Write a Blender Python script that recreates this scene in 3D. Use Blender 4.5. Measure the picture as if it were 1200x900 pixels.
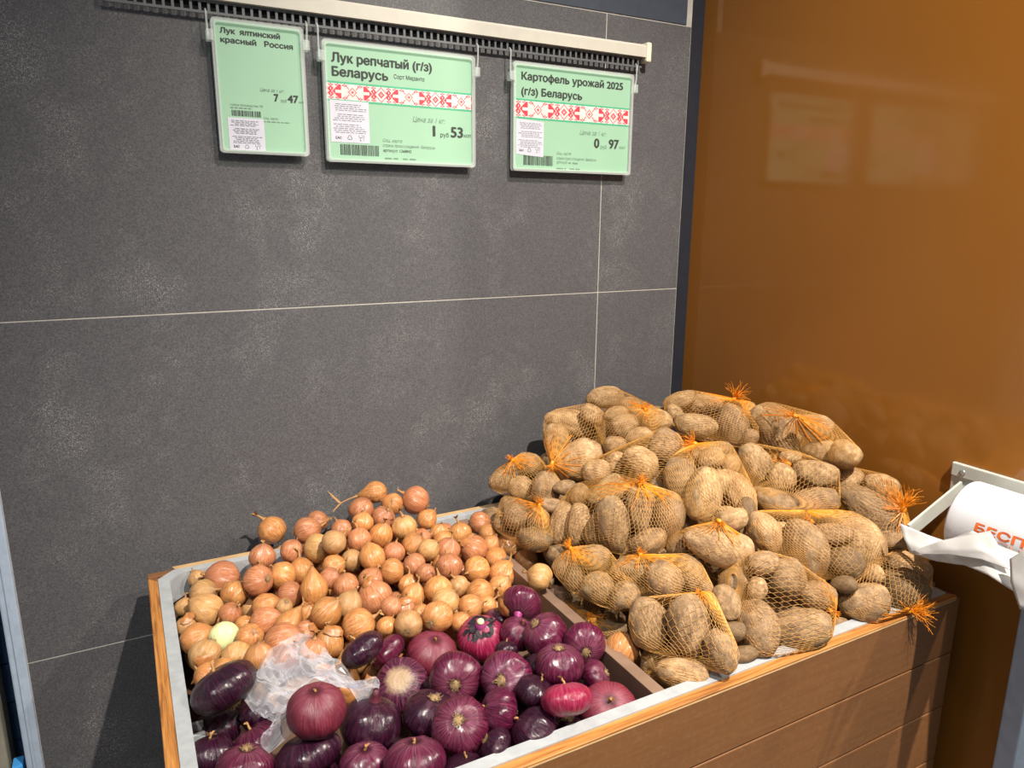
import bpy, bmesh, math, random
import numpy as np
from mathutils import Vector, Matrix
from mathutils.bvhtree import BVHTree

for o in list(bpy.data.objects):
    bpy.data.objects.remove(o)
rnd = random.Random(7)
COL = bpy.context.scene.collection
PI = math.pi

# ---------------------------------------------------------------- camera
F_PX, PITCH, YAW, ROLL = 850.0, math.radians(13), math.radians(28.2), math.radians(0.4)
CAM = Vector((0, 0, 1.5))
_rot = Matrix.Rotation(-YAW, 3, 'Z') @ Matrix.Rotation(-PITCH, 3, 'X')

def ray(px, py):
    x, y = px - 600.0, 450.0 - py
    c, s = math.cos(ROLL), math.sin(ROLL)
    x, y = c * x - s * y, s * x + c * y
    return (_rot @ Vector((x, F_PX, y))).normalized()

_r0 = Matrix.Rotation(ROLL, 3, 'Y').inverted()
FWD = (_rot @ Vector((0, 1, 0))).normalized()
RGT = (_rot @ Vector((math.cos(ROLL), 0, math.sin(ROLL)))).normalized()
UPV = RGT.cross(FWD).normalized()
cam = bpy.data.cameras.new('camera')
cam.sensor_width = 36.0
cam.lens = F_PX / 1200.0 * 36.0
cam.clip_start = 0.01
cam_o = bpy.data.objects.new('camera', cam)
m = Matrix((RGT, UPV, -FWD)).transposed().to_4x4()
m.translation = CAM
cam_o.matrix_world = m
COL.objects.link(cam_o)
bpy.context.scene.camera = cam_o

def at_x(px, py, x):
    r = ray(px, py); return CAM + r * (x / r.x)
def at_y(px, py, y):
    r = ray(px, py); return CAM + r * (y / r.y)
def at_z(px, py, z):
    r = ray(px, py); return CAM + r * ((z - CAM.z) / r.z)

# ---------------------------------------------------------------- light
scn = bpy.context.scene
scn.view_settings.view_transform = 'Standard'
scn.view_settings.look = 'None'
scn.view_settings.gamma = 1.0
scn.view_settings.use_curve_mapping = False
scn.view_settings.exposure = 0.0
w = bpy.data.worlds.new('store_ambient')
scn.world = w
w.use_nodes = True
w.node_tree.nodes['Background'].inputs[0].default_value = (0.82, 0.90, 1.0, 1)
w.node_tree.nodes['Background'].inputs[1].default_value = 0.29

def spot(name, loc, target, power, color, angle, radius, blend=0.6):
    l = bpy.data.lights.new(name, 'SPOT')
    l.energy = power; l.color = color; l.spot_size = math.radians(angle)
    l.spot_blend = blend; l.shadow_soft_size = radius
    o = bpy.data.objects.new(name, l)
    o.location = loc
    o.rotation_euler = (Vector(target) - Vector(loc)).to_track_quat('-Z', 'Y').to_euler()
    COL.objects.link(o)
    return o
spot('track_spot_main', (0.76, -0.45, 3.2), (0.92, 0.98, 0.95), 590, (1.0, 0.92, 0.81), 66, 0.022, 1.0)
spot('track_spot_aisle', (2.15, -0.75, 3.2), (0.75, 0.95, 0.9), 190, (1.0, 0.90, 0.77), 60, 0.04)
spot('track_spot_end', (-0.35, -0.6, 3.2), (0.28, 0.86, 0.85), 120, (1.0, 0.96, 0.92), 40, 0.05, 1.0)

# ---------------------------------------------------------------- materials
MATS = {}
class NT:
    def __init__(s, name):
        s.m = bpy.data.materials.new(name); s.m.use_nodes = True
        s.t = s.m.node_tree; s.b = s.t.nodes['Principled BSDF']; s.out = s.t.nodes['Material Output']
        MATS[name] = s.m
    def n(s, typ, **kw):
        nd = s.t.nodes.new(typ)
        for k, v in kw.items():
            if k.startswith('i_'):
                key = k[2:]
                key = int(key) if key.isdigit() else key.replace('_', ' ')
                nd.inputs[key].default_value = v
            else: setattr(nd, k, v)
        return nd
    def l(s, a, b): s.t.links.new(a, b)
    def noise(s, scale, detail=4, rough=0.55, vec=None, dist=0.0):
        nd = s.n('ShaderNodeTexNoise', i_Scale=scale, i_Detail=detail, i_Roughness=rough, i_Distortion=dist)
        if vec is not None: s.l(vec, nd.inputs['Vector'])
        return nd
    def ramp(s, fac, stops):
        r = s.n('ShaderNodeValToRGB'); e = r.color_ramp.elements
        while len(e) < len(stops): e.new(0.5)
        for el, (p, c) in zip(e, stops):
            el.position = p; el.color = (*c, 1) if len(c) == 3 else c
        s.l(fac, r.inputs[0]); return r
    def mix(s, fac, a, b, mode='MIX'):
        nd = s.n('ShaderNodeMix', data_type='RGBA', blend_type=mode)
        for sock, v in ((nd.inputs[0], fac), (nd.inputs[6], a), (nd.inputs[7], b)):
            if hasattr(v, 'node'): s.l(v, sock)
            elif isinstance(v, (int, float)): sock.default_value = v
            else: sock.default_value = (*v, 1)
        return nd.outputs[2]
    def math(s, op, a, b=0.0):
        nd = s.n('ShaderNodeMath', operation=op)
        for sock, v in ((nd.inputs[0], a), (nd.inputs[1], b)):
            if hasattr(v, 'node'): s.l(v, sock)
            else: sock.default_value = v
        return nd.outputs[0]
    def obj(s): return s.n('ShaderNodeTexCoord').outputs['Object']
    def bump(s, h, strength=0.3, dist=0.01):
        b = s.n('ShaderNodeBump', i_Strength=strength, i_Distance=dist)
        s.l(h, b.inputs['Height']); s.l(b.outputs[0], s.b.inputs['Normal'])
    def base(s, c):
        if hasattr(c, 'node'): s.l(c, s.b.inputs['Base Color'])
        else: s.b.inputs['Base Color'].default_value = (*c, 1)
    def set(s, **kw):
        for k, v in kw.items(): s.b.inputs[k.replace('_', ' ')].default_value = v

def srgb(r, g, b):
    f = lambda c: (c / 255 / 12.92) if c / 255 <= 0.04045 else ((c / 255 + 0.055) / 1.055) ** 2.4
    return (f(r), f(g), f(b))

def simple(name, col, rough=0.5, metal=0.0, var=0.06, scale=40.0, bump=0.0):
    t = NT(name)
    nz = t.noise(scale, 3, vec=t.obj())
    d = tuple(max(0, c * (1 - var * 2)) for c in col); u = tuple(min(1, c * (1 + var)) for c in col)
    r = t.ramp(nz.outputs[0], [(0.3, d), (0.7, u)])
    t.base(r.outputs[0]); t.set(Roughness=rough, Metallic=metal)
    if bump: t.bump(nz.outputs[0], bump, 0.002)
    return t.m

# grey porcelain tile: fine white specks, cloudy scuffs
t = NT('tile_grey'); ob = t.obj()
n1 = t.noise(420, 2, 0.6, ob); n2 = t.noise(5.5, 6, 0.7, ob); n3 = t.noise(900, 1, 0.5, ob)
base = t.ramp(n1.outputs[0], [(0.35, srgb(72, 71, 74)), (0.7, srgb(95, 94, 96))])
scuff = t.ramp(n2.outputs[0], [(0.5, (0, 0, 0)), (0.72, (1, 1, 1))])
speck = t.ramp(n3.outputs[0], [(0.56, (0, 0, 0)), (0.66, (1, 1, 1))])
f = t.math('MULTIPLY', t.math('ADD', t.math('MULTIPLY', scuff.outputs[0], 0.8), 0.1), speck.outputs[0])
t.base(t.mix(f, base.outputs[0], srgb(168, 166, 164)))
t.set(Roughness=0.45); t.b.inputs['Specular IOR Level'].default_value = 0.35
t.bump(n1.outputs[0], 0.12, 0.001)
simple('grout', srgb(176, 172, 164), 0.9)
simple('dark_metal', srgb(34, 38, 46), 0.4)
simple('upper_band', srgb(56, 64, 76), 0.5)
# glossy brown laminate with scratches
t = NT('brown_laminate'); ob = t.obj()
n1 = t.noise(1.3, 3, 0.5, ob); n2 = t.noise(60, 4, 0.6, ob)
mp = t.n('ShaderNodeMapping', i_Rotation=(0.5, 0.2, 0.3), i_Scale=(1, 3.0, 120)); t.l(ob, mp.inputs[0])
n3 = t.noise(6, 2, 0.5, mp.outputs[0], 0.4)
c = t.ramp(n1.outputs[0], [(0.3, srgb(136, 85, 30)), (0.7, srgb(150, 96, 38))])
sc = t.ramp(n3.outputs[0], [(0.74, (0, 0, 0)), (0.80, (1, 1, 1))])
t.base(t.mix(t.math('MULTIPLY', sc.outputs[0], 0.12), c.outputs[0], srgb(200, 150, 90)))
rr = t.ramp(n2.outputs[0], [(0.3, (0.085,) * 3), (0.8, (0.13,) * 3)])
t.l(rr.outputs[0], t.b.inputs['Roughness'])
t.b.inputs['Specular IOR Level'].default_value = 0.55
simple('aluminium_white', srgb(178, 192, 210), 0.4, 0.1)
simple('beige_column', srgb(150, 144, 128), 0.7, var=0.12, scale=14)
simple('pale_panel', srgb(196, 206, 208), 0.5)
t = NT('blue_tile'); ob = t.obj()
t.base(t.ramp(t.noise(20, 3, vec=ob).outputs[0], [(0.3, srgb(30, 52, 84)), (0.7, srgb(44, 74, 112))]).outputs[0]); t.set(Roughness=0.4)
simple('bright_blue', srgb(70, 160, 230), 0.4)
simple('dark_plastic', srgb(46, 48, 52), 0.5)
simple('floor_tile', srgb(120, 116, 108), 0.5, var=0.1, scale=8)
# crate
t = NT('board_brown'); ob = t.obj()
mp = t.n('ShaderNodeMapping', i_Scale=(2.5, 30, 60)); t.l(ob, mp.inputs[0])
n1 = t.noise(3, 5, 0.6, mp.outputs[0]); n2 = t.noise(120, 3, 0.7, ob); n3 = t.noise(9, 4, 0.6, ob)
c = t.ramp(n1.outputs[0], [(0.3, srgb(114, 75, 43)), (0.7, srgb(124, 83, 48))])
c2 = t.mix(t.math('MULTIPLY', t.ramp(n2.outputs[0], [(0.5, (0, 0, 0)), (0.75, (1, 1, 1))]).outputs[0], 0.25), c.outputs[0], srgb(150, 118, 86))
c3 = t.mix(t.math('MULTIPLY', t.ramp(n3.outputs[0], [(0.5, (0, 0, 0)), (0.8, (1, 1, 1))]).outputs[0], 0.35), c2, srgb(92, 62, 40))
t.base(c3); t.set(Roughness=0.42); t.bump(n2.outputs[0], 0.08, 0.001)
def oak(name, scale):
    t = NT(name); ob = t.obj()
    mp = t.n('ShaderNodeMapping', i_Scale=scale); t.l(ob, mp.inputs[0])
    nn = t.noise(4, 5, 0.6, mp.outputs[0], 0.6); n2 = t.noise(13, 3, 0.6, mp.outputs[0])
    c = t.ramp(nn.outputs[0], [(0.36, srgb(132, 82, 36)), (0.5, srgb(172, 114, 56)), (0.66, srgb(190, 134, 72))])
    t.base(t.mix(t.math('MULTIPLY', t.ramp(n2.outputs[0], [(0.5, (0, 0, 0)), (0.7, (1, 1, 1))]).outputs[0], 0.3), c.outputs[0], srgb(120, 74, 34))); t.set(Roughness=0.5)
oak('oak_edge', (2, 60, 60)); oak('oak_edge_side', (60, 2.5, 60))
t = NT('rim_grey'); ob = t.obj()
nn = t.noise(30, 5, 0.7, ob)
t.base(t.ramp(nn.outputs[0], [(0.3, srgb(158, 162, 165)), (0.62, srgb(176, 180, 182)), (0.78, srgb(150, 148, 144))]).outputs[0]); t.set(Roughness=0.45, Metallic=0.15)
simple('inner_board', srgb(96, 68, 50), 0.55, var=0.12, scale=25)
simple('divider_wood', srgb(128, 102, 84), 0.55, var=0.1, scale=20)
simple('raw_wood', srgb(190, 156, 112), 0.6, var=0.1, scale=30)
simple('slot_black', (0.01, 0.01, 0.012), 0.8)
# rail and signs
simple('rail_cream', srgb(196, 192, 180), 0.35, var=0.02)
simple('cap_cream', srgb(226, 220, 196), 0.4, var=0.02)
simple('comb_grey', srgb(96, 98, 100), 0.4)
simple('green_paper', srgb(146, 186, 158), 0.55, var=0.015, scale=15)
simple('paper_white', srgb(196, 196, 208), 0.6, var=0.02)
simple('ink', srgb(52, 58, 54), 0.7); simple('ink_soft', srgb(112, 136, 120), 0.7); simple('ink_grey', srgb(120, 122, 130), 0.7)
simple('print_green', srgb(70, 170, 130), 0.6); simple('print_red', srgb(206, 58, 74), 0.6); simple('print_white', srgb(214, 208, 204), 0.6)
t = NT('acrylic'); t.base((0.93, 0.98, 0.95)); t.set(Roughness=0.08, IOR=1.45)
gl = t.n('ShaderNodeBsdfTransparent'); mx = t.n('ShaderNodeMixShader', i_Fac=0.30)
gl.inputs[0].default_value = (0.95, 0.99, 0.97, 1)
t.l(gl.outputs[0], mx.inputs[1]); t.l(t.b.outputs[0], mx.inputs[2]); t.l(mx.outputs[0], t.out.inputs[0])

def veg_coords(t, k=3.0, kz=0.35):
    ob = t.obj()
    sx = t.n('ShaderNodeSeparateXYZ'); t.l(ob, sx.inputs[0])
    cx = t.n('ShaderNodeCombineXYZ'); t.l(sx.outputs[0], cx.inputs[0]); t.l(sx.outputs[1], cx.inputs[1])
    nr = t.n('ShaderNodeVectorMath', operation='NORMALIZE'); t.l(cx.outputs[0], nr.inputs[0])
    oi = t.n('ShaderNodeObjectInfo')
    sc = t.n('ShaderNodeVectorMath', operation='SCALE', i_Scale=k); t.l(nr.outputs[0], sc.inputs[0])
    cz = t.n('ShaderNodeCombineXYZ')
    t.l(t.math('MULTIPLY', sx.outputs[2], kz), cz.inputs[2])
    t.l(t.math('MULTIPLY', oi.outputs['Random'], 37.0), cz.inputs[0])
    ad = t.n('ShaderNodeVectorMath', operation='ADD'); t.l(sc.outputs[0], ad.inputs[0]); t.l(cz.outputs[0], ad.inputs[1])
    rr = t.n('ShaderNodeVectorMath', operation='LENGTH'); t.l(cx.outputs[0], rr.inputs[0])
    # object-space shifted by a per-object amount for patches
    sh = t.n('ShaderNodeVectorMath', operation='ADD'); t.l(ob, sh.inputs[0])
    cr = t.n('ShaderNodeCombineXYZ'); t.l(t.math('MULTIPLY', oi.outputs['Random'], 53.0), cr.inputs[1]); t.l(cr.outputs[0], sh.inputs[1])
    return ad.outputs[0], sh.outputs[0], rr.outputs['Value'] if 'Value' in rr.outputs else rr.outputs[1], sx.outputs[2], oi

def onion_mat(name, lo, mid, hi, pole, rough, patch, patch_amt):
    t = NT(name)
    vein, sh, rad, z, oi = veg_coords(t)
    n1 = t.noise(5.0, 4, 0.6, vein); n2 = t.noise(1.7, 4, 0.6, sh); n3 = t.noise(14, 3, 0.6, vein)
    c = t.ramp(t.math('ADD', t.math('MULTIPLY', n1.outputs[0], 0.65), t.math('MULTIPLY', n3.outputs[0], 0.35)), [(0.33, lo), (0.5, mid), (0.67, hi)]).outputs[0]
    p = t.ramp(n2.outputs[0], [(0.56, (0, 0, 0)), (0.68, (1, 1, 1))])
    c = t.mix(t.math('MULTIPLY', p.outputs[0], patch_amt), c, patch)
    pl = t.ramp(rad, [(0.10, (1, 1, 1)), (0.55, (0, 0, 0))]) if not name.startswith('red') else t.ramp(rad, [(0.14, (1, 1, 1)), (0.34, (0, 0, 0))])
    if name.startswith('red') and name != 'red_onion_dark':
        sk = t.ramp(rad, [(0.15, (0, 0, 0)), (0.36, (1, 1, 1)), (0.92, (0, 0, 0))])
        vn = t.ramp(t.noise(9.0, 3, 0.6, vein).outputs[0], [(0.42, (0, 0, 0)), (0.7, (1, 1, 1))])
        c = t.mix(t.math('MULTIPLY', t.math('MULTIPLY', sk.outputs[0], vn.outputs[0]), 0.42), c, srgb(186, 126, 148))
    c = t.mix(t.math('MULTIPLY', pl.outputs[0], 0.6), c, pole)
    c = t.mix(0.8, c, t.mix(1.0, c, oi.outputs['Color'], 'MULTIPLY'))
    t.base(c); t.set(Roughness=rough)
    t.b.inputs['Specular IOR Level'].default_value = 0.5
    t.bump(n3.outputs[0], 0.25, 0.02)
    return t
onion_mat('yellow_onion', srgb(150, 88, 42), srgb(196, 132, 76), srgb(222, 168, 112), srgb(122, 84, 50), 0.26, srgb(206, 162, 96), 0.55)
onion_mat('pink_onion', srgb(140, 78, 48), srgb(184, 118, 80), srgb(210, 154, 114), srgb(122, 80, 54), 0.27, srgb(200, 134, 92), 0.5)
onion_mat('tan_onion', srgb(150, 104, 58), srgb(190, 144, 92), srgb(212, 172, 120), srgb(120, 88, 56), 0.36, srgb(162, 118, 76), 0.5)
onion_mat('peeled_onion', srgb(206, 214, 146), srgb(220, 226, 168), srgb(232, 236, 196), srgb(196, 206, 120), 0.25, srgb(210, 218, 150), 0.3)
RED = dict(purple=(srgb(40, 8, 26), srgb(76, 16, 44), srgb(120, 44, 72)), dark=(srgb(20, 7, 17), srgb(40, 12, 30), srgb(70, 28, 50)),
           bright=(srgb(92, 12, 40), srgb(130, 24, 58), srgb(168, 62, 92)), matte=(srgb(84, 20, 38), srgb(108, 32, 50), srgb(130, 54, 68)))
for k, v in RED.items():
    onion_mat('red_onion_' + k, *v, srgb(26, 12, 18), 0.2 if k != 'matte' else 0.42, srgb(112, 62, 84) if k != 'dark' else srgb(92, 66, 74), 0.4)
# purple onion with a big cream worn patch at its pole
t = NT('red_onion_cream'); vein, sh, rad, z, oi = veg_coords(t)
n1 = t.noise(5, 4, 0.6, vein); n2 = t.noise(4, 5, 0.7, sh)
c = t.ramp(n1.outputs[0], [(0.35, srgb(40, 12, 30)), (0.5, srgb(74, 26, 50)), (0.65, srgb(120, 62, 84))]).outputs[0]
pf = t.math('ADD', rad, t.math('MULTIPLY', n2.outputs[0], 0.55))
zt = t.math('LESS_THAN', z, 0.0)
pm = t.math('MULTIPLY', t.ramp(pf, [(0.58, (1, 1, 1)), (0.86, (0, 0, 0))]).outputs[0], zt)
t.base(t.mix(t.math('MULTIPLY', pm, 0.95), c, srgb(164, 138, 108))); t.set(Roughness=0.4); t.bump(n2.outputs[0], 0.2, 0.02)
simple('dry_stem', srgb(172, 126, 76), 0.75, var=0.2, scale=200); simple('root_tan', srgb(150, 122, 84), 0.8, var=0.25, scale=150)
simple('pink_stem', srgb(160, 60, 120), 0.4, var=0.2, scale=100); simple('pale_bud', srgb(214, 200, 160), 0.5, var=0.1, scale=100)
simple('green_sprout', srgb(150, 180, 90), 0.5); simple('onion_cavity', srgb(20, 8, 18), 0.6)
# potato skins
def potato_mat(name, lo, mid, hi, rough=0.62):
    t = NT(name)
    ob = t.obj(); oi = t.n('ShaderNodeObjectInfo')
    cr = t.n('ShaderNodeCombineXYZ'); t.l(t.math('MULTIPLY', oi.outputs['Random'], 61.0), cr.inputs[1])
    sh = t.n('ShaderNodeVectorMath', operation='ADD'); t.l(ob, sh.inputs[0]); t.l(cr.outputs[0], sh.inputs[1])
    v = sh.outputs[0]
    n1 = t.noise(2.2, 5, 0.65, v); n2 = t.noise(11, 4, 0.7, v); n3 = t.noise(5.5, 2, 0.5, v)
    c = t.ramp(t.math('ADD', t.math('MULTIPLY', n1.outputs[0], 0.6), t.math('MULTIPLY', n2.outputs[0], 0.4)), [(0.36, lo), (0.52, mid), (0.66, hi)]).outputs[0]
    vo = t.n('ShaderNodeTexVoronoi', i_Scale=5.5, i_Randomness=1.0); t.l(v, vo.inputs['Vector'])
    sp = t.ramp(vo.outputs['Distance'], [(0.05, (1, 1, 1)), (0.16, (0, 0, 0))])
    spm = t.math('MULTIPLY', sp.outputs[0], t.ramp(n3.outputs[0], [(0.45, (0, 0, 0)), (0.55, (1, 1, 1))]).outputs[0])
    c = t.mix(t.math('MULTIPLY', spm, 0.65), c, srgb(74, 54, 36))
    c = t.mix(0.5, c, t.mix(1.0, c, oi.outputs['Color'], 'MULTIPLY'))
    t.base(c); t.set(Roughness=rough); t.b.inputs['Specular IOR Level'].default_value = 0.3
    t.bump(n2.outputs[0], 0.22, 0.03)
potato_mat('potato_tan', srgb(118, 90, 62), srgb(168, 136, 98), srgb(204, 174, 132))
potato_mat('potato_brown', srgb(102, 78, 54), srgb(146, 117, 84), srgb(180, 149, 112))
potato_mat('potato_dark_shaded', srgb(88, 68, 46), srgb(114, 90, 62), srgb(140, 114, 82))  # darker skin; potatoes lying in shadow have that shade put into their colour
simple('net_orange', srgb(216, 160, 84), 0.45, var=0.12, scale=60)
simple('tuft_orange', srgb(240, 142, 18), 0.45, var=0.15, scale=120)
# films
t = NT('clear_film'); t.base((0.86, 0.87, 0.92)); t.set(Roughness=0.12)
tr = t.n('ShaderNodeBsdfTransparent'); tr.inputs[0].default_value = (0.93, 0.93, 0.97, 1)
lw = t.n('ShaderNodeLayerWeight', i_Blend=0.35)
mx = t.n('ShaderNodeMixShader')
t.l(t.math('ADD', t.math('MULTIPLY', lw.outputs['Facing'], 0.5), 0.10), mx.inputs[0])
t.l(tr.outputs[0], mx.inputs[1]); t.l(t.b.outputs[0], mx.inputs[2]); t.l(mx.outputs[0], t.out.inputs[0])
t = NT('white_film'); t.base(srgb(206, 204, 202)); t.set(Roughness=0.35)
tl = t.n('ShaderNodeBsdfTranslucent'); tl.inputs[0].default_value = (0.8, 0.78, 0.76, 1)
mx = t.n('ShaderNodeMixShader', i_Fac=0.25); t.l(t.b.outputs[0], mx.inputs[1]); t.l(tl.outputs[0], mx.inputs[2]); t.l(mx.outputs[0], t.out.inputs[0])
t = NT('roll_white'); ob = t.obj()
wv = t.n('ShaderNodeTexWave', i_Scale=130.0, i_Distortion=2.5, wave_type='BANDS', bands_direction='Y'); t.l(ob, wv.inputs[0])
t.base(srgb(212, 212, 216)); t.set(Roughness=0.4); t.bump(wv.outputs[0], 0.12, 0.001)
simple('print_orange', srgb(238, 110, 40), 0.5, var=0.05); simple('reflection_pink', srgb(244, 196, 182), 0.5, var=0.03)
simple('bracket_white', srgb(186, 188, 180), 0.4, var=0.03); simple('screw_steel', srgb(190, 192, 196), 0.25, 0.8)

# ---------------------------------------------------------------- mesh helpers
def new_obj(name, me, mat=None, parent=None, loc=None):
    o = bpy.data.objects.new(name, me)
    COL.objects.link(o)
    if mat and me is not None and not me.materials: me.materials.append(MATS[mat])
    if parent: o.parent = parent
    if loc is not None: o.location = loc
    return o
def tag(o, label=None, cat=None, group=None, kind=None):
    if label: o['label'] = label
    if cat: o['category'] = cat
    if group: o['group'] = group
    if kind: o['kind'] = kind
    return o
def empty(name, loc):
    o = bpy.data.objects.new(name, None); o.empty_display_size = 0.05
    o.location = loc; COL.objects.link(o); return o
def bm_mesh(bm, name, smooth=False):
    bmesh.ops.recalc_face_normals(bm, faces=bm.faces[:])
    me = bpy.data.meshes.new(name); bm.to_mesh(me); bm.free()
    if smooth: me.shade_smooth()
    return me
def add_box(bm, lo, hi, bevel=0.0):
    r = bmesh.ops.create_cube(bm, size=1.0)
    vs = r['verts']
    c = [(a + b) / 2 for a, b in zip(lo, hi)]; s = [b - a for a, b in zip(lo, hi)]
    for v in vs: v.co = Vector((c[i] + v.co[i] * s[i] for i in range(3)))
    if bevel:
        es = list({e for v in vs for e in v.link_edges})
        bmesh.ops.bevel(bm, geom=es, offset=bevel, segments=2, affect='EDGES', profile=0.5)
def box(name, lo, hi, mat, parent=None, bevel=0.0):
    """box given in world coordinates; its origin sits at its own centre"""
    c = Vector([(a + b) / 2 for a, b in zip(lo, hi)])
    bm = bmesh.new(); add_box(bm, [a - k for a, k in zip(lo, c)], [b - k for b, k in zip(hi, c)], bevel)
    o = new_obj(name, bm_mesh(bm, name), mat)
    if parent:
        o.parent = parent; o.location = c - parent.location
    else: o.location = c
    return o
def add_tube(bm, pts, radii, seg=8, cap=True):
    pts = [Vector(p) for p in pts]; rings = []
    up = None
    for i, p in enumerate(pts):
        d = (pts[min(i + 1, len(pts) - 1)] - pts[max(i - 1, 0)]).normalized()
        if up is None: up = d.orthogonal().normalized()
        else: up = (up - d * up.dot(d)).normalized()
        sd = d.cross(up)
        r = radii[i] if hasattr(radii, '__len__') else radii
        rings.append([bm.verts.new(p + (up * math.cos(a) + sd * math.sin(a)) * r) for a in [2 * PI * k / seg for k in range(seg)]])
    for a, b in zip(rings, rings[1:]):
        for k in range(seg): bm.faces.new((a[k], a[(k + 1) % seg], b[(k + 1) % seg], b[k]))
    if cap:
        bm.faces.new(rings[0][::-1]); bm.faces.new(rings[-1])
def add_quad(bm, pts): bm.faces.new([bm.verts.new(p) for p in pts])

# ---------------------------------------------------------------- the setting
WY = 1.4            # back wall plane
SX = 1.245          # brown side wall plane
wall = box('wall_back', (-0.213, WY - 0.0052, 0), (1.207, WY + 0.12, 2.6), 'grout'); tag(wall, kind='structure')
def tile(x0, x1, z0, z1):
    g = 0.0011
    o = box('tile', (x0 + g, WY - 0.006, z0 + g), (x1 - g, WY + 0.006, z1 - g), 'tile_grey', wall, 0.0006)
    return o
for z0, z1 in ((0.13, 0.73), (0.73, 1.33), (1.33, 1.925)):
    tile(-0.23 + 0.017, 0.972, z0, z1); tile(0.972, 1.207, z0, z1)
tile(-0.213, 0.972, 0.0, 0.13); tile(0.972, 1.207, 0.0, 0.13)
b = box('band_panel', (-0.213, WY - 0.0075, 1.927), (1.19, WY + 0.01, 2.6), 'upper_band', wall)
o = box('trim_1', (1.207, WY - 0.004, 0), (1.245, WY + 0.06, 2.6), 'dark_metal'); tag(o, kind='structure')
o = box('wall_right', (SX, 0.552, 0), (SX + 0.03, WY + 0.06, 2.6), 'brown_laminate'); tag(o, kind='structure')
o = box('trim_2', (SX - 0.004, 0.520, 0), (SX + 0.034, 0.552, 2.6), 'aluminium_white', None, 0.003); tag(o, kind='structure')
tr3 = box('trim_3', (-0.238, WY - 0.012, 0), (-0.213, WY + 0.06, 1.62), 'aluminium_white', None, 0.003); tag(tr3, kind='structure')
box('groove_strip', (-0.228, WY - 0.0145, 0), (-0.223, WY - 0.0118, 1.62), 'aluminium_white', tr3, 0.001)
bt = box('wall_left', (-0.6, WY + 0.125, 0), (-0.2, WY + 0.14, 2.6), 'dark_plastic'); tag(bt, kind='structure')
for k in range(24):
    z = 0.02 + k * 0.082
    box('tile', (-0.275, WY + 0.112, z), (-0.2, WY + 0.125, z + 0.079), 'blue_tile', bt)
bc = box('trim_4', (-0.325, WY + 0.02, 0.02), (-0.268, WY + 0.09, 1.35), 'beige_column', None, 0.004); tag(bc, kind='structure')
bp = box('trim_5', (-0.60, WY - 0.03, 0.02), (-0.292, WY + 0.015, 1.2), 'pale_panel', None, 0.004); tag(bp, kind='structure')
box('clip', (-0.262, WY + 0.0, 0.515), (-0.245, WY + 0.03, 0.53), 'bright_blue', bc, 0.002)
bm = bmesh.new(); bmesh.ops.create_uvsphere(bm, u_segments=16, v_segments=10, radius=0.022)
new_obj('knob', bm_mesh(bm, 'knob', True), 'dark_plastic', bc, Vector((-0.262, WY + 0.0, 0.47)) - bc.location)
fl = box('floor', (-1.2, -1.5, -0.05), (2.6, 1.75, 0.0), 'floor_tile'); tag(fl, kind='structure')

# ---------------------------------------------------------------- crate
RZ = 0.88; X0, X1, Y0, Y1 = -0.012, 1.200, 0.625, 1.345
crate = empty('produce_crate', ((X0 + X1) / 2, (Y0 + Y1) / 2, 0.0))
tag(crate, 'brown boarded wooden produce crate with grey rim holding onions and potatoes', 'crate')
BH = 0.1065; GAP = 0.0025
zt = RZ
for k in range(6):
    zb = zt - BH
    if zb < 0.2: break
    top = zt - (GAP if k else 0.004); bot = zb
    t_ = 0.016
    box('board', (X0, Y0, bot), (X1, Y0 + t_, top - (0.0 if k == 0 else 0)), 'board_brown', crate, 0.0015)
    box('board', (X0, Y1 - t_, bot), (X1, Y1, top), 'board_brown', crate, 0.0015)
    box('board', (X0, Y0 + t_, bot), (X0 + t_, Y1 - t_, top), 'board_brown', crate, 0.0015)
    box('board', (X1 - t_, Y0 + t_, bot), (X1, Y1 - t_, top), 'board_brown', crate, 0.0015)
    zt = zb
# oak edging strips along the top of the first boards
e = 0.0155
def poly_part(name, pts, z0, z1, mat, bevel=0.0):
    bm = bmesh.new()
    c = crate.location
    a = [bm.verts.new((x - c.x, y - c.y, z0)) for x, y in pts]; b_ = [bm.verts.new((x - c.x, y - c.y, z1)) for x, y in pts]
    n = len(pts)
    for i in range(n): bm.faces.new((a[i], a[(i + 1) % n], b_[(i + 1) % n], b_[i]))
    bm.faces.new(a[::-1]); bm.faces.new(b_)
    if bevel: bmesh.ops.bevel(bm, geom=bm.edges[:], offset=bevel, segments=1, affect='EDGES')
    return new_obj(name, bm_mesh(bm, name), mat, crate)
ch = 0.030   # cut corners
poly_part('edging', [(X0 + 0.002, Y0), (X1 - 0.01, Y0), (X1 - 0.004, Y0 + 0.006), (X1 - e, Y0 + e), (X0 + e, Y0 + e)], RZ - 0.004, RZ, 'oak_edge', 0.0008)
poly_part('edging', [(X0, Y0 + 0.002), (X0 + e, Y0 + e), (X0 + e, Y1 - ch - e), (X0 + 0.002, Y1 - ch), (X0, Y1 - ch - 0.002)], RZ - 0.004, RZ, 'oak_edge_side', 0.0008)
poly_part('edging', [(X0 + ch + 0.01, Y1), (X0 + ch + e, Y1 - e), (X1 - e, Y1 - e), (X1 - 0.004, Y1)], RZ - 0.004, RZ + 0.001, 'raw_wood', 0.0008)
poly_part('edging', [(X1, Y0 + 0.045), (X1, Y1 - 0.004), (X1 - e, Y1 - e), (X1 - e, Y0 + 0.035)], RZ - 0.004, RZ + 0.003, 'divider_wood', 0.0008)
box('edge_line', (X0 + 0.003, Y0 - 0.0004, RZ - 0.0058), (X1 - 0.012, Y0 + 0.001, RZ - 0.0042), 'raw_wood', crate)
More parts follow.
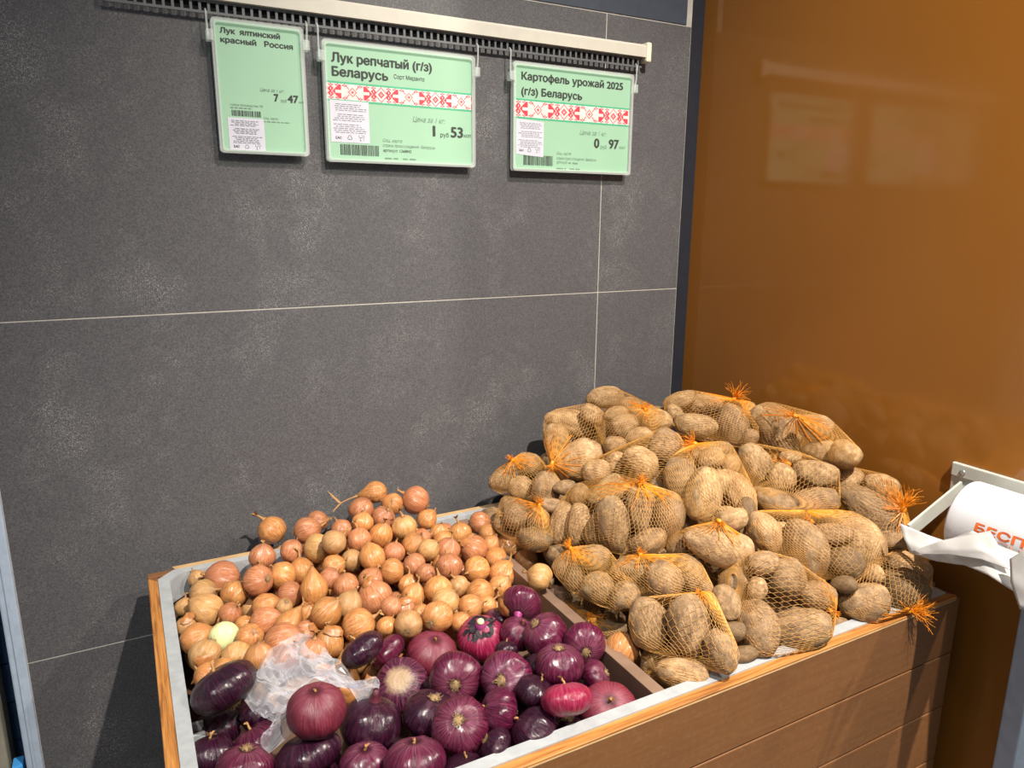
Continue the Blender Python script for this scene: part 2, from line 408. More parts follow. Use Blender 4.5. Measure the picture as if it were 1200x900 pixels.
# grey metal rim: four lengths with a flat top and an inner flange
rw = 0.018
def rim_piece(pts_out, pts_in):
    bm = bmesh.new(); c = crate.location
    o_ = [Vector((x - c.x, y - c.y, 0)) for x, y in pts_out]; i_ = [Vector((x - c.x, y - c.y, 0)) for x, y in pts_in]
    zt_, zf = RZ + 0.0015, RZ - 0.042
    n = len(o_)
    ot = [bm.verts.new(v + Vector((0, 0, zt_))) for v in o_]; it = [bm.verts.new(v + Vector((0, 0, zt_))) for v in i_]
    ib = [bm.verts.new(v + Vector((0, 0, zf))) for v in i_]; obt = [bm.verts.new(v + Vector((0, 0, zf))) for v in o_]
    for k in range(n - 1):
        bm.faces.new((ot[k], ot[k + 1], it[k + 1], it[k])); bm.faces.new((it[k], it[k + 1], ib[k + 1], ib[k]))
        bm.faces.new((ib[k], ib[k + 1], obt[k + 1], obt[k])); bm.faces.new((obt[k], obt[k + 1], ot[k + 1], ot[k]))
    bm.faces.new((ot[0], it[0], ib[0], obt[0])); bm.faces.new((ot[-1], obt[-1], ib[-1], it[-1]))
    return new_obj('rim', bm_mesh(bm, 'rim'), 'rim_grey', crate)
a0, a1, b0, b1 = X0 + e, X1 - e, Y0 + e, Y1 - e
rims = [rim_piece([(a0, b0), (a1, b0)], [(a0 + rw, b0 + rw), (a1 - rw, b0 + rw)]),
        rim_piece([(a0, b0), (a0, b1 - ch + 0.004), (a0 + ch - 0.004, b1)], [(a0 + rw, b0 + rw), (a0 + rw, b1 - rw - ch * 0.75), (a0 + rw + ch * 0.75, b1 - rw)]),
        rim_piece([(a0 + ch - 0.004, b1), (a1, b1)], [(a0 + rw + ch * 0.75, b1 - rw), (a1 - rw, b1 - rw)]),
        rim_piece([(a1, b0), (a1, b1)], [(a1 - rw, b0 + rw), (a1 - rw, b1 - rw)])]
for ys in (1.245, 0.84):
    so = box('slot', (a0 + rw - 0.0005, ys, RZ - 0.034), (a0 + rw + 0.0006, ys + 0.005, RZ - 0.012), 'slot_black', crate)
    so.parent = rims[1]
ix0, ix1, iy0, iy1 = a0 + rw, a1 - rw, b0 + rw, b1 - rw
for lo, hi in (((ix0 - 0.006, iy1, 0.3), (ix1, iy1 + 0.008, RZ - 0.041)), ((ix0 - 0.006, iy0 - 0.008, 0.3), (ix1, iy0, RZ - 0.041)),
               ((ix0 - 0.008, iy0, 0.3), (ix0, iy1, RZ - 0.041)), ((ix1, iy0, 0.3), (ix1 + 0.008, iy1, RZ - 0.041))):
    box('lining', lo, hi, 'inner_board', crate)
box('bottom', (ix0, iy0, 0.66), (ix1, iy1, 0.672), 'inner_board', crate)
dz = RZ - 0.006
box('divider', (0.577, iy0, 0.672), (0.597, iy1, dz), 'divider_wood', crate, 0.001)
box('divider', (0.597, 0.955, 0.672), (ix1, 0.975, dz - 0.001), 'divider_wood', crate, 0.001)
box('divider', (ix0, 0.925, 0.672), (0.577, 0.943, dz - 0.05), 'divider_wood', crate, 0.001)
# grey clips that hold the dividers
def clip(x, y, dx, dy, z0, z1):
    for s in (-1, 1):
        if dy: box('clip', (x + s * 0.014 - 0.003, y - 0.014, z0), (x + s * 0.014 + 0.003, y, z1), 'rim_grey', crate, 0.001)
        else: box('clip', (x, y + s * 0.012 - 0.003, z0), (x + 0.016, y + s * 0.012 + 0.003, z1), 'rim_grey', crate, 0.001)
    if dy: box('clip', (x - 0.017, y - 0.004, z0), (x + 0.017, y - 0.0005, z1), 'rim_grey', crate)
clip(0.587, iy1, 0, 1, RZ - 0.1, RZ - 0.042)
clip(ix0, 0.934, 1, 0, RZ - 0.07, RZ - 0.046)
for x in (X0 + 0.05, X1 - 0.05):
    for y in (Y0 + 0.05, Y1 - 0.05):
        bm = bmesh.new(); c = crate.location
        add_box(bm, (x - 0.02 - c.x, y - 0.02 - c.y, 0.0), (x + 0.02 - c.x, y + 0.02 - c.y, 0.36), 0.003)
        new_obj('leg', bm_mesh(bm, 'leg'), 'dark_plastic', crate)

# ---------------------------------------------------------------- price rail
rail = empty('price_rail', (0.55, WY, 1.85)); tag(rail, 'cream tubular price rail with slotted strip on the grey tiled wall', 'rail')
rx0, rx1 = 0.02, 1.062
bm = bmesh.new()
prof = [(-0.030, 0.0), (-0.030, 0.021), (-0.026, 0.026), (-0.018, 0.028), (-0.009, 0.026), (-0.007, 0.02), (-0.007, 0.0)]
L = rail.location
rows = [[bm.verts.new((x - L.x, y, z + 1.842 - L.z)) for y, z in prof] for x in (rx0, rx1)]
for k in range(len(prof)): bm.faces.new((rows[0][k], rows[0][(k + 1) % len(prof)], rows[1][(k + 1) % len(prof)], rows[1][k]))
for r_ in rows: bm.faces.new(r_)
new_obj('rail_body', bm_mesh(bm, 'rail_body'), 'rail_cream', rail)
box('end_cap', (rx1, WY - 0.033, 1.832), (rx1 + 0.014, WY - 0.006, 1.873), 'cap_cream', rail, 0.004)
bm = bmesh.new()
def lb(x0, x1, y0, y1, z0, z1): add_box(bm, (x0 - L.x, y0 - L.y, z0 - L.z), (x1 - L.x, y1 - L.y, z1 - L.z))
lb(rx0, rx1 - 0.004, WY - 0.021, WY - 0.018, 1.838, 1.8425); lb(rx0, rx1 - 0.004, WY - 0.021, WY - 0.018, 1.821, 1.825)
x = rx0
while x < rx1 - 0.008:
    lb(x, x + 0.0042, WY - 0.021, WY - 0.018, 1.825, 1.838); x += 0.0135
new_obj('slotted_strip', bm_mesh(bm, 'slotted_strip'), 'comb_grey', rail)
box('backing', (rx0, WY - 0.0085, 1.834), (rx1 - 0.004, WY - 0.0065, 1.868), 'slot_black', rail)

# ---------------------------------------------------------------- price signs
from mathutils.geometry import interpolate_bezier, tessellate_polygon
def text_mesh(s, shear=0.0):
    """flat lettering: each closed outline is filled on its own with the holes that lie in it"""
    cu = bpy.data.curves.new('lettering', 'FONT'); cu.body = s; cu.size = 1.0; cu.shear = shear
    o = bpy.data.objects.new('lettering', cu); COL.objects.link(o)
    dg = bpy.context.evaluated_depsgraph_get(); dg.update()
    oc = o.evaluated_get(dg); c2_ = oc.to_curve(dg)
    polys = []
    for sp in c2_.splines:
        bp = sp.bezier_points; n = len(bp); pts = []
        for k in range(n):
            a, b_ = bp[k], bp[(k + 1) % n]
            straight = (a.handle_right - a.co).length < 1e-5 and (b_.handle_left - b_.co).length < 1e-5
            pts += interpolate_bezier(a.co, a.handle_right, b_.handle_left, b_.co, 2 if straight else 5)[:-1]
        pts = [Vector((p.x, p.y, 0)) for p in pts]
        ar = sum(p.x * q.y - q.x * p.y for p, q in zip(pts, pts[1:] + pts[:1])) / 2
        if abs(ar) > 1e-6: polys.append((ar, pts))
    oc.to_curve_clear(); bpy.data.objects.remove(o)
    def inside(p, pts):
        c_ = False
        for a, b_ in zip(pts, pts[1:] + pts[:1]):
            if (a.y > p.y) != (b_.y > p.y) and p.x < (b_.x - a.x) * (p.y - a.y) / (b_.y - a.y) + a.x: c_ = not c_
        return c_
    def is_hole(a, p): return any(a * a2 < 0 and abs(a2) > abs(a) and sum(inside(v, p2) for v in p) > 0.9 * len(p) for a2, p2 in polys)
    outs = [(a, p) for a, p in polys if not is_hole(a, p)]; holes = [(a, p) for a, p in polys if is_hole(a, p)]
    verts, faces = [], []
    for a, p in outs:
        hh_ = [(ha, h) for ha, h in holes if sum(inside(v, p) for v in h) > 0.9 * len(h) and abs(ha) < abs(a)]
        loops = [p] + [h for _, h in hh_]; want = abs(a) - sum(abs(ha) for ha, _ in hh_)
        flat = [v for l_ in loops for v in l_]; tries = []
        tries.append([tuple(t_) for t_ in tessellate_polygon(loops)])
        for way in ('fill', 'ear'):
            if way == 'ear' and hh_: continue
            bm = bmesh.new(); vs = [bm.verts.new(v) for v in flat]; bm.verts.index_update(); k = 0; es = []
            if way == 'ear': bmesh.ops.triangulate(bm, faces=[bm.faces.new(vs)], ngon_method='EAR_CLIP')
            else:
                for l_ in loops:
                    es += [bm.edges.new((vs[k + q], vs[k + (q + 1) % len(l_)])) for q in range(len(l_))]; k += len(l_)
                bmesh.ops.triangle_fill(bm, edges=es, use_beauty=False, use_dissolve=False)
            tries.append([tuple(v.index for v in f_.verts) for f_ in bm.faces]); bm.free()
        def err(ts): return abs(sum(abs((flat[b_] - flat[a_]).cross(flat[c_] - flat[a_]).z) / 2 for a_, b_, c_ in ts) - want)
        best = min(tries, key=err); base_ = len(verts)
        verts += [v[:] for v in flat]; faces += [[base_ + k for k in t_] for t_ in best]
    me = bpy.data.meshes.new('lettering'); me.from_pydata(verts, [], faces); me.update()
    return me
CAPH = None
def fit_text(s, width, cap, bold=0.0, shear=0.0):
    """flat lettering of the given width and capital height; bold is made of shifted copies"""
    global CAPH
    if CAPH is None:
        m_ = text_mesh('Н'); CAPH = max(v.co.y for v in m_.vertices)
    me = text_mesh(s, shear)
    xs = [v.co.x for v in me.vertices]; x0, x1 = min(xs), max(xs)
    ky = cap / CAPH
    kx = min(width / (x1 - x0), ky * 1.25) if len(s) == 1 else width / (x1 - x0)
    bm = bmesh.new()
    for q, (dx, dy) in enumerate(((0, 0), (1, 0), (-1, 0), (0, 1), (0, -1)) if bold else ((0, 0),)):
        n0 = len(bm.verts); bm.from_mesh(me); bm.verts.ensure_lookup_table()
        for v in bm.verts[n0:]:
            v.co = Vector(((v.co.x - x0) * kx + dx * bold * cap, v.co.y * ky + dy * bold * cap * 0.6, q * 0.000004))
    bm.to_mesh(me); bm.free()
    return me

def ornament():
    """one period of the woven band, 15 rows high, built by mirroring a quarter"""
    H, P = 15, 60
    g = np.zeros((H, P), bool)
    cy = 7
    def lozenge(cx, r, th=1.4, fill=False, sx=1.0):
        for y in range(H):
            for x in range(P):
                d = abs(((x - cx + P / 2) % P) - P / 2) / sx + abs(y - cy)
                if (fill and d <= r) or (not fill and abs(d - r) < th): g[y, x] = True
    lozenge(0, 7, 0.9); lozenge(0, 2.5, 0.8); lozenge(0, 0.5, fill=True)
    lozenge(30, 4, 0.9); lozenge(30, 1, fill=True)
    for s in (-1, 1):
        cx = 30 + s * 13
        for y in range(H):
            for x in range(P):
                d = abs(x - cx) + abs(y - cy); u = (x - cx) * s
                if d <= 7 and u > -2 and not (abs(y - cy) <= 1 and u < 5) and abs(y - cy) < 7: g[y, x] = True
                if abs(abs(y - cy) - (abs(x - 30) - 1)) < 0.8 and abs(x - 30) < 9 and abs(x - 30) > 3: g[y, x] = True
        for dx in (0,):
            c8 = 30 + s * 22
            for y in range(H):
                d = [(abs(x - c8) + abs(abs(y - cy) - 2.5), x) for x in range(P)]
                for dd, x in d:
                    if 0.8 < dd < 2.6: g[y, x] = True
    for cx in (8, 15, 52, 45, 22, 38):
        for y in (1, 13):
            for dx in (-2, -1, 0, 1, 2):
                if not dx == 0: g[y, (cx + dx) % P] = True
            g[y - 1, cx % P] = True; g[y + 1 if y + 1 < H else y, cx % P] = True
    return g

def flat_part(name, quads, mat, parent, y):
    bm = bmesh.new()
    for x0, z0, x1, z1 in quads:
        add_quad(bm, [(x0, y, z0), (x1, y, z0), (x1, y, z1), (x0, y, z1)])
    me = bm_mesh(bm, name)
    return new_obj(name, me, mat, parent)

def sign(xl, xr, zb, zt_, label, texts, band, sticker, barcode, seed, dashes, hooks, tilt=0.0):
    W, H = xr - xl, zt_ - zb
    s = empty('price_sign', (xl, WY - 0.024, zb)); tag(s, label, 'price sign', 'price signs on the rail')
    U = lambda u: u * W
    V = lambda v: (1 - v) * H
    def rr(x0, z0, x1, z1, r, n=5):
        out = []
        for cx, cz, a0_ in ((x1 - r, z1 - r, 0), (x0 + r, z1 - r, 90), (x0 + r, z0 + r, 180), (x1 - r, z0 + r, 270)):
            for k in range(n + 1):
                a = math.radians(a0_ + 90 * k / n); out.append((cx + r * math.cos(a), cz + r * math.sin(a)))
        return out
    def slab(name, outline, ya, yb, mat, inner=None):
        bm = bmesh.new(); n = len(outline)
        A = [bm.verts.new((x, ya, z)) for x, z in outline]; B = [bm.verts.new((x, yb, z)) for x, z in outline]
        for i in range(n): bm.faces.new((A[i], A[(i + 1) % n], B[(i + 1) % n], B[i]))
        if inner:
            C = [bm.verts.new((x, ya, z)) for x, z in inner]; D = [bm.verts.new((x, yb, z)) for x, z in inner]
            for i in range(n):
                j = (i + 1) % n
                bm.faces.new((A[i], A[j], C[j], C[i])); bm.faces.new((B[i], B[j], D[j], D[i])); bm.faces.new((C[i], C[j], D[j], D[i]))
        else:
            bm.faces.new(A[::-1]); bm.faces.new(B)
        return new_obj(name, bm_mesh(bm, name), mat, s)
    slab('paper', rr(0.004, 0.004, W - 0.004, H - 0.003, 0.004), -0.0012, 0.001, 'green_paper')
    slab('holder_frame', rr(-0.001, 0, W + 0.001, H, 0.007), -0.0065, 0.0045, 'acrylic', rr(0.0055, 0.0065, W - 0.0055, H - 0.0075, 0.005))
    yp = -0.0014
    if band:
        v0, v1 = band
        bp_ = flat_part('band_paper', [(U(0.014), V(v1), U(0.986), V(v0))], 'print_white', s, yp)
        flat_part('band_line', [(U(0.014), V(v0), U(0.986), V(v0 - 0.016))], 'print_green', bp_, yp - 0.0001)
        flat_part('band_line', [(U(0.014), V(v1 + 0.016), U(0.986), V(v1))], 'print_green', bp_, yp - 0.0001)
        g = ornament(); Hn, P = g.shape; ph = V(v0) - V(v1); px = ph / Hn
        ncol = int(U(0.972) / px); q = []
        for j in range(Hn):
            i = 0
            while i < ncol:
                if g[j, (i + 4) % P]:
                    k = i
                    while k < ncol and g[j, (k + 4) % P]: k += 1
                    q.append((U(0.014) + i * px, V(v0) - (j + 1) * px, U(0.014) + k * px, V(v0) - j * px)); i = k
                else: i += 1
        flat_part('ornament', q, 'print_red', bp_, yp - 0.0002)
    u0, v0, u1, v1 = sticker
    bm = bmesh.new(); add_quad(bm, [(U(u0), yp - 0.0003, V(v1)), (U(u1), yp - 0.0003, V(v1 + tilt)), (U(u1), yp - 0.0003, V(v0 + tilt)), (U(u0), yp - 0.0003, V(v0))])
    stk = new_obj('sticker', bm_mesh(bm, 'sticker'), 'paper_white', s)
    rs = random.Random(seed); q = []
    n = 15
    for k in range(n):
        if k in (4, 9): continue
        v = v0 + (v1 - v0) * (0.08 + 0.72 * k / n) + tilt * 0.5
        ua = u0 + (u1 - u0) * rs.uniform(0.06, 0.2); x = ua
        ue = u1 - (u1 - u0) * rs.uniform(0.06, 0.25)
        while x < ue:
            wd = (u1 - u0) * rs.uniform(0.05, 0.14)
            q.append((U(x), V(v + 0.006), U(min(x + wd, ue)), V(v))); x += wd + (u1 - u0) * 0.025
    flat_part('fine_print', q, 'ink_grey', stk, yp - 0.0005)['kind'] = 'stuff'
    me = fit_text('ЕАС', (u1 - u0) * W * 0.15, 0.0042, 0.05)
    tm = new_obj('lettering', me, 'ink', stk); tm.rotation_euler = (PI / 2, 0, 0); tm.location = (U(u0 + (u1 - u0) * 0.12), yp - 0.0005, V(v1 - (v1 - v0) * 0.08))
    # recycling triangle and food-safe glass-and-fork marks
    bm = bmesh.new(); cx, cz, r = U(u0 + (u1 - u0) * 0.48), V(v1 - (v1 - v0) * 0.12), min(0.006, (v1 - v0) * H * 0.09)
    for k in range(3):
        a, b_ = math.radians(90 + 120 * k), math.radians(90 + 120 * (k + 1))
        p, q2 = Vector((cx + r * math.cos(a), 0, cz + r * math.sin(a))), Vector((cx + r * math.cos(b_), 0, cz + r * math.sin(b_)))
        p, q2 = p.lerp(q2, 0.12), p.lerp(q2, 0.85)
        nrm = Vector((-(q2 - p).z, 0, (q2 - p).x)).normalized() * r * 0.11
        add_quad(bm, [x_ + Vector((0, yp - 0.0005, 0)) for x_ in (p - nrm, q2 - nrm, q2 + nrm, p + nrm)])
    cx2 = U(u0 + (u1 - u0) * 0.78)
    for x0_, z0_, x1_, z1_ in ((-0.8, 0.2, -0.65, 0.9), (0.1, 0.2, 0.25, 0.9), (-0.8, 0.1, 0.25, 0.25), (-0.35, -0.7, -0.2, 0.15), (-0.7, -0.8, 0.1, -0.65), (0.6, -0.7, 0.75, 0.9), (0.9, 0.2, 1.0, 0.9)):
        add_quad(bm, [(cx2 + x0_ * r, yp - 0.0005, cz + z0_ * r), (cx2 + x1_ * r, yp - 0.0005, cz + z0_ * r), (cx2 + x1_ * r, yp - 0.0005, cz + z1_ * r), (cx2 + x0_ * r, yp - 0.0005, cz + z1_ * r)])
    new_obj('marks', bm_mesh(bm, 'marks'), 'ink_grey', stk)
    bu0, bv0, bu1, bv1 = barcode; q = []; x = U(bu0)
    while x < U(bu1):
        wd = rs.choice((0.0006, 0.0009, 0.0014, 0.002)); q.append((x, V(bv1), min(x + wd, U(bu1)), V(bv0))); x += wd + rs.choice((0.0006, 0.0009, 0.0013))
    flat_part('barcode', q, 'ink', s, yp - 0.0002)['kind'] = 'stuff'
    q = []
    for ua, ub, v, h in dashes:
        x = ua
        while x < ub:
            wd = rs.uniform(0.02, 0.06); q.append((U(x), V(v), U(min(x + wd, ub)), V(v - h))); x += wd + 0.012
    if q: flat_part('fine_print', q, 'ink_soft', s, yp - 0.0002)['kind'] = 'stuff'
    for body, ua, ub, v, cap, bold, shear, mat in texts:
        me = fit_text(body, U(ub) - U(ua), cap, bold, shear)
        o = new_obj('lettering', me, mat, s); o.rotation_euler = (PI / 2, 0, 0); o.location = (U(ua), yp - 0.0004, V(v))
    # clear clips on hooks from the slotted strip
    for hx in hooks:
        bm = bmesh.new()
        side = -1 if hx < W / 2 else 1
        add_box(bm, (hx - 0.006 + side * 0.004, -0.011, H - 0.038), (hx + 0.006 + side * 0.004, 0.004, H - 0.020), 0.002)
        ztop = 1.826 - zb
        add_tube(bm, [(hx + side * 0.006, -0.003, H - 0.03), (hx + side * 0.007, -0.006, H - 0.005), (hx + side * 0.007, -0.007, ztop - 0.004), (hx + side * 0.007, -0.001, ztop + 0.001)], [0.0022, 0.0016, 0.0016, 0.0012], 6)
        new_obj('hook', bm_mesh(bm, 'hook'), 'acrylic', s)
    return s
K = (WY - 0.024) / 1.4
sc_ = lambda v: v * 1.4 * K
PR = 'ink'
sign(sc_(0.1245), sc_(0.232), 1.5 + sc_(0.0745), 1.5 + sc_(0.2295), 'small portrait green price sign for red onions, priced 7 rub 47', [
    ('Лук  ялтинский', 0.09, 0.74, 0.105, 0.0085, 0.06, 0, PR), ('красный   Россия', 0.09, 0.88, 0.172, 0.0085, 0.06, 0, PR),
    ('Цена за 1 кг:', 0.48, 0.75, 0.51, 0.0055, 0, 0.3, 'ink_soft'), ('7', 0.635, 0.68, 0.58, 0.0125, 0.06, 0, PR), ('руб', 0.71, 0.775, 0.582, 0.005, 0, 0, 'ink_soft'),
    ('47', 0.79, 0.91, 0.58, 0.0125, 0.06, 0, PR), ('коп', 0.92, 0.975, 0.58, 0.004, 0, 0, 'ink_soft'),
    ('страна производства: РФ', 0.14, 0.50, 0.635, 0.0036, 0, 0.2, 'ink_soft'), ('Соц. карта', 0.50, 0.66, 0.722, 0.0036, 0, 0.2, 'ink_soft')],
    None, (0.10, 0.725, 0.50, 0.975), (0.15, 0.668, 0.47, 0.712), 3, [(0.14, 0.38, 0.655, 0.009), (0.50, 0.8, 0.745, 0.008)], (0.0, sc_(0.1075)))
sign(sc_(0.256), sc_(0.4705), 1.5 + sc_(0.069), 1.5 + sc_(0.22), 'wide green price sign for onions with red ornament, priced 1 rub 53', [
    ('Лук репчатый (г/з)', 0.055, 0.70, 0.172, 0.0155, 0.06, 0, PR), ('Беларусь', 0.055, 0.405, 0.285, 0.0155, 0.06, 0, PR),
    ('Сорт Меранто', 0.445, 0.65, 0.262, 0.0075, 0, 0, PR), ('Цена за 1 кг:', 0.565, 0.79, 0.615, 0.0095, 0, 0.3, 'ink_soft'),
    ('1', 0.705, 0.735, 0.73, 0.0195, 0.06, 0, PR), ('руб', 0.755, 0.815, 0.735, 0.0085, 0, 0, PR), ('53', 0.832, 0.915, 0.73, 0.0195, 0.06, 0, PR), ('коп', 0.925, 0.975, 0.725, 0.007, 0, 0, PR),
    ('Соц. карта', 0.36, 0.49, 0.805, 0.0055, 0, 0.3, 'ink_soft'), ('страна происхождения:  Беларусь', 0.36, 0.715, 0.848, 0.0055, 0, 0.2, 'ink_soft'), ('артикул: 1268842', 0.36, 0.55, 0.892, 0.0055, 0, 0.2, PR)],
    (0.345, 0.475), (0.03, 0.482, 0.275, 0.83), (0.085, 0.845, 0.335, 0.935), 5, [(0.37, 0.46, 0.955, 0.012), (0.49, 0.58, 0.955, 0.012)], (0.0, sc_(0.2145)))
sign(sc_(0.533), sc_(0.7495), 1.5 + sc_(0.067), 1.5 + sc_(0.2205), 'wide green price sign for potatoes with red ornament, priced 0 rub 97', [
    ('Картофель урожай 2025', 0.07, 0.915, 0.155, 0.0145, 0.06, 0, PR), ('(г/з) Беларусь', 0.07, 0.56, 0.29, 0.0145, 0.06, 0, PR),
    ('Цена за 1 кг:', 0.55, 0.785, 0.62, 0.0095, 0, 0.3, 'ink_soft'), ('0', 0.68, 0.72, 0.738, 0.0195, 0.06, 0, PR), ('руб', 0.735, 0.79, 0.745, 0.008, 0, 0, 'ink_soft'),
    ('97', 0.81, 0.895, 0.738, 0.0195, 0.06, 0, PR), ('коп', 0.905, 0.955, 0.735, 0.0065, 0, 0, 'ink_soft'), ('Соц. карта', 0.36, 0.48, 0.825, 0.0055, 0, 0.3, 'ink_soft'),
    ('страна происхождения:  Беларусь', 0.36, 0.70, 0.872, 0.0055, 0, 0.2, 'ink_soft'), ('артикул:', 0.36, 0.45, 0.91, 0.0055, 0, 0.2, 'ink_soft')],
    (0.345, 0.495), (0.03, 0.51, 0.25, 0.84), (0.09, 0.845, 0.33, 0.94), 9, [(0.46, 0.54, 0.91, 0.014), (0.36, 0.44, 0.965, 0.01), (0.47, 0.56, 0.965, 0.01)], (0.0, sc_(0.2165)), 0.02)

# ---------------------------------------------------------------- bag roll on the brown wall
H0 = at_x(1128, 548, 1.24)
hold = empty('bag_roll_holder', (SX, 0.69, 1.08)); tag(hold, 'white metal bag-roll holder screwed to the brown wall', 'holder')
box('mounting_plate', (SX - 0.009, 0.20, 1.068), (SX - 0.0005, 0.692, 1.092), 'bracket_white', hold, 0.002)
box('mounting_plate', (SX - 0.006, 0.655, 1.035), (SX - 0.0005, 0.692, 1.07), 'bracket_white', hold, 0.002)
bm = bmesh.new(); bmesh.ops.create_uvsphere(bm, u_segments=12, v_segments=8, radius=0.0055)
for v in bm.verts: v.co.x *= 0.5
new_obj('screw', bm_mesh(bm, 'screw', True), 'screw_steel', hold, Vector((SX - 0.009, 0.672, 1.078)) - hold.location)
for yy in (0.672, 0.22):
    bm = bmesh.new(); P0 = Vector((SX - 0.004, yy, 1.050)); P1 = Vector((1.108, yy, 0.997))
    d = (P1 - P0).normalized(); nrm = Vector((-d.z, 0, d.x)) * 0.013
    for s in (-1, 1):
        add_tube
    vs = []
    for yk in (-0.002, 0.002):
        vs.append([bm.verts.new(p + q_ + Vector((0, yk, 0)) - hold.location) for p, q_ in ((P0, nrm), (P1, nrm), (P1, -nrm), (P0, -nrm))])
    bm.faces.new(vs[0]); bm.faces.new(vs[1][::-1])
    for k in range(4): bm.faces.new((vs[0][k], vs[0][(k + 1) % 4], vs[1][(k + 1) % 4], vs[1][k]))
    new_obj('arm', bm_mesh(bm, 'arm'), 'bracket_white', hold)
bm = bmesh.new(); add_tube(bm, [Vector((1.113, 0.674, 0.990)) - hold.location, Vector((1.113, 0.218, 0.990)) - hold.location], 0.004, 10)
new_obj('cradle_rod', bm_mesh(bm, 'cradle_rod'), 'bracket_white', hold)
RC = Vector((1.170, 0.618, 1.030)); RR = 0.062
roll = empty('bag_roll', (RC.x, RC.y, RC.z - RR)); tag(roll, 'white roll of thin plastic bags with orange lettering in wall holder', 'bag roll')
bm = bmesh.new()
ys = [0.0, -0.003] + [-0.003 - 0.0125 * k for k in range(1, 31)]
rngs = []
for i, y in enumerate(ys):
    rr_ = RR * (0.985 if i == 0 else 1.0)
    rngs.append([bm.verts.new((rr_ * math.cos(a), y, rr_ * math.sin(a) + RR)) for a in [2 * PI * k / 48 for k in range(48)]])
for A, B in zip(rngs, rngs[1:]):
    for k in range(48): bm.faces.new((A[k], A[(k + 1) % 48], B[(k + 1) % 48], B[k]))
bm.faces.new(rngs[0]); bm.faces.new(rngs[-1][::-1])
new_obj('roll_body', bm_mesh(bm, 'roll_body', True), 'roll_white', roll)
def on_roll(body, y0, width, cap, ang0, mat, flip=False):
    me = fit_text(body, width, cap, 0.07)
    bm = bmesh.new(); bm.from_mesh(me)
    for _ in range(2): bmesh.ops.subdivide_edges(bm, edges=[e_ for e_ in bm.edges if e_.calc_length() > 0.006], cuts=1)
    for v in bm.verts:
        a = math.radians(ang0) - (-v.co.y if flip else v.co.y) / RR
        v.co = Vector((math.cos(a) * (RR + 0.0005), y0 - v.co.x, math.sin(a) * (RR + 0.0005) + RR))
    bm.to_mesh(me); bm.free()
    return new_obj('lettering', me, mat, roll)
on_roll('БЕСПЛАТНО', -0.046, 0.165, 0.0125, 172, 'print_orange')
on_roll('БЕСПЛАТНО', -0.046, 0.165, 0.0105, 174, 'reflection_pink', True)  # faint flipped copy: the lettering's reflection painted onto the roll
# loose film hanging from the roll
film = empty('loose_bag_film', (1.09, 0.5, 0.95)); tag(film, 'crumpled white plastic bag end hanging from the bag roll', 'plastic bag')
def film_sheet(name, grid, mat, amp, seed, sub=4):
    rows_ = [[at_x(px, py, x) for px, py, x in row] for row in grid]
    bm = bmesh.new()
    nv, nu = len(rows_), len(rows_[0]); V_ = {}
    rs = np.random.RandomState(seed)
    nu2, nv2 = (nu - 1) * sub + 1, (nv - 1) * sub + 1
    from mathutils import noise as mn
    for j in range(nv2):
        for i in range(nu2):
            fj, fi = j / sub, i / sub; j0, i0 = min(int(fj), nv - 2), min(int(fi), nu - 2); dj, di = fj - j0, fi - i0
            p = rows_[j0][i0].lerp(rows_[j0][i0 + 1], di).lerp(rows_[j0 + 1][i0].lerp(rows_[j0 + 1][i0 + 1], di), dj)
            nz = mn.noise(p * 28 + Vector((seed, 0, 0))) + 0.5 * mn.noise(p * 70)
            V_[j, i] = bm.verts.new(p - film.location + Vector((-1, -0.6, 0.3)) * nz * amp)
    for j in range(nv2 - 1):
        for i in range(nu2 - 1): bm.faces.new((V_[j, i], V_[j, i + 1], V_[j + 1, i + 1], V_[j + 1, i]))
    o = new_obj(name, bm_mesh(bm, name, True), mat, film)
    md = o.modifiers.new('thick', 'SOLIDIFY'); md.thickness = 0.0006
    return o
film_sheet('film_layer', [[(1054, 613, 1.075), (1088, 627, 1.09), (1108, 634, 1.105), (1140, 622, 1.105), (1172, 640, 1.105), (1212, 655, 1.105)],
                          [(1060, 632, 1.07), (1085, 640, 1.08), (1112, 645, 1.085), (1145, 648, 1.08), (1180, 668, 1.075), (1215, 690, 1.07)],
                          [(1066, 648, 1.068), (1098, 658, 1.07), (1131, 663, 1.068), (1158, 674, 1.06), (1186, 692, 1.05), (1222, 722, 1.05)]], 'white_film', 0.004, 3, 6)
film_sheet('film_layer', [[(1068, 646, 1.06), (1100, 634, 1.07), (1138, 626, 1.085), (1160, 622, 1.095)],
                          [(1072, 648, 1.06), (1108, 644, 1.065), (1150, 645, 1.07), (1182, 660, 1.075)],
                          [(1076, 649, 1.06), (1112, 650, 1.064), (1150, 656, 1.066), (1184, 668, 1.07)]], 'white_film', 0.003, 8, 6)
film_sheet('film_layer', [[(1183, 655, 1.06), (1200, 645, 1.06), (1225, 640, 1.06)],
                          [(1184, 682, 1.045), (1204, 684, 1.045), (1230, 690, 1.05)],
                          [(1195, 714, 1.04), (1208, 716, 1.04), (1232, 720, 1.045)]], 'white_film', 0.003, 12, 5)

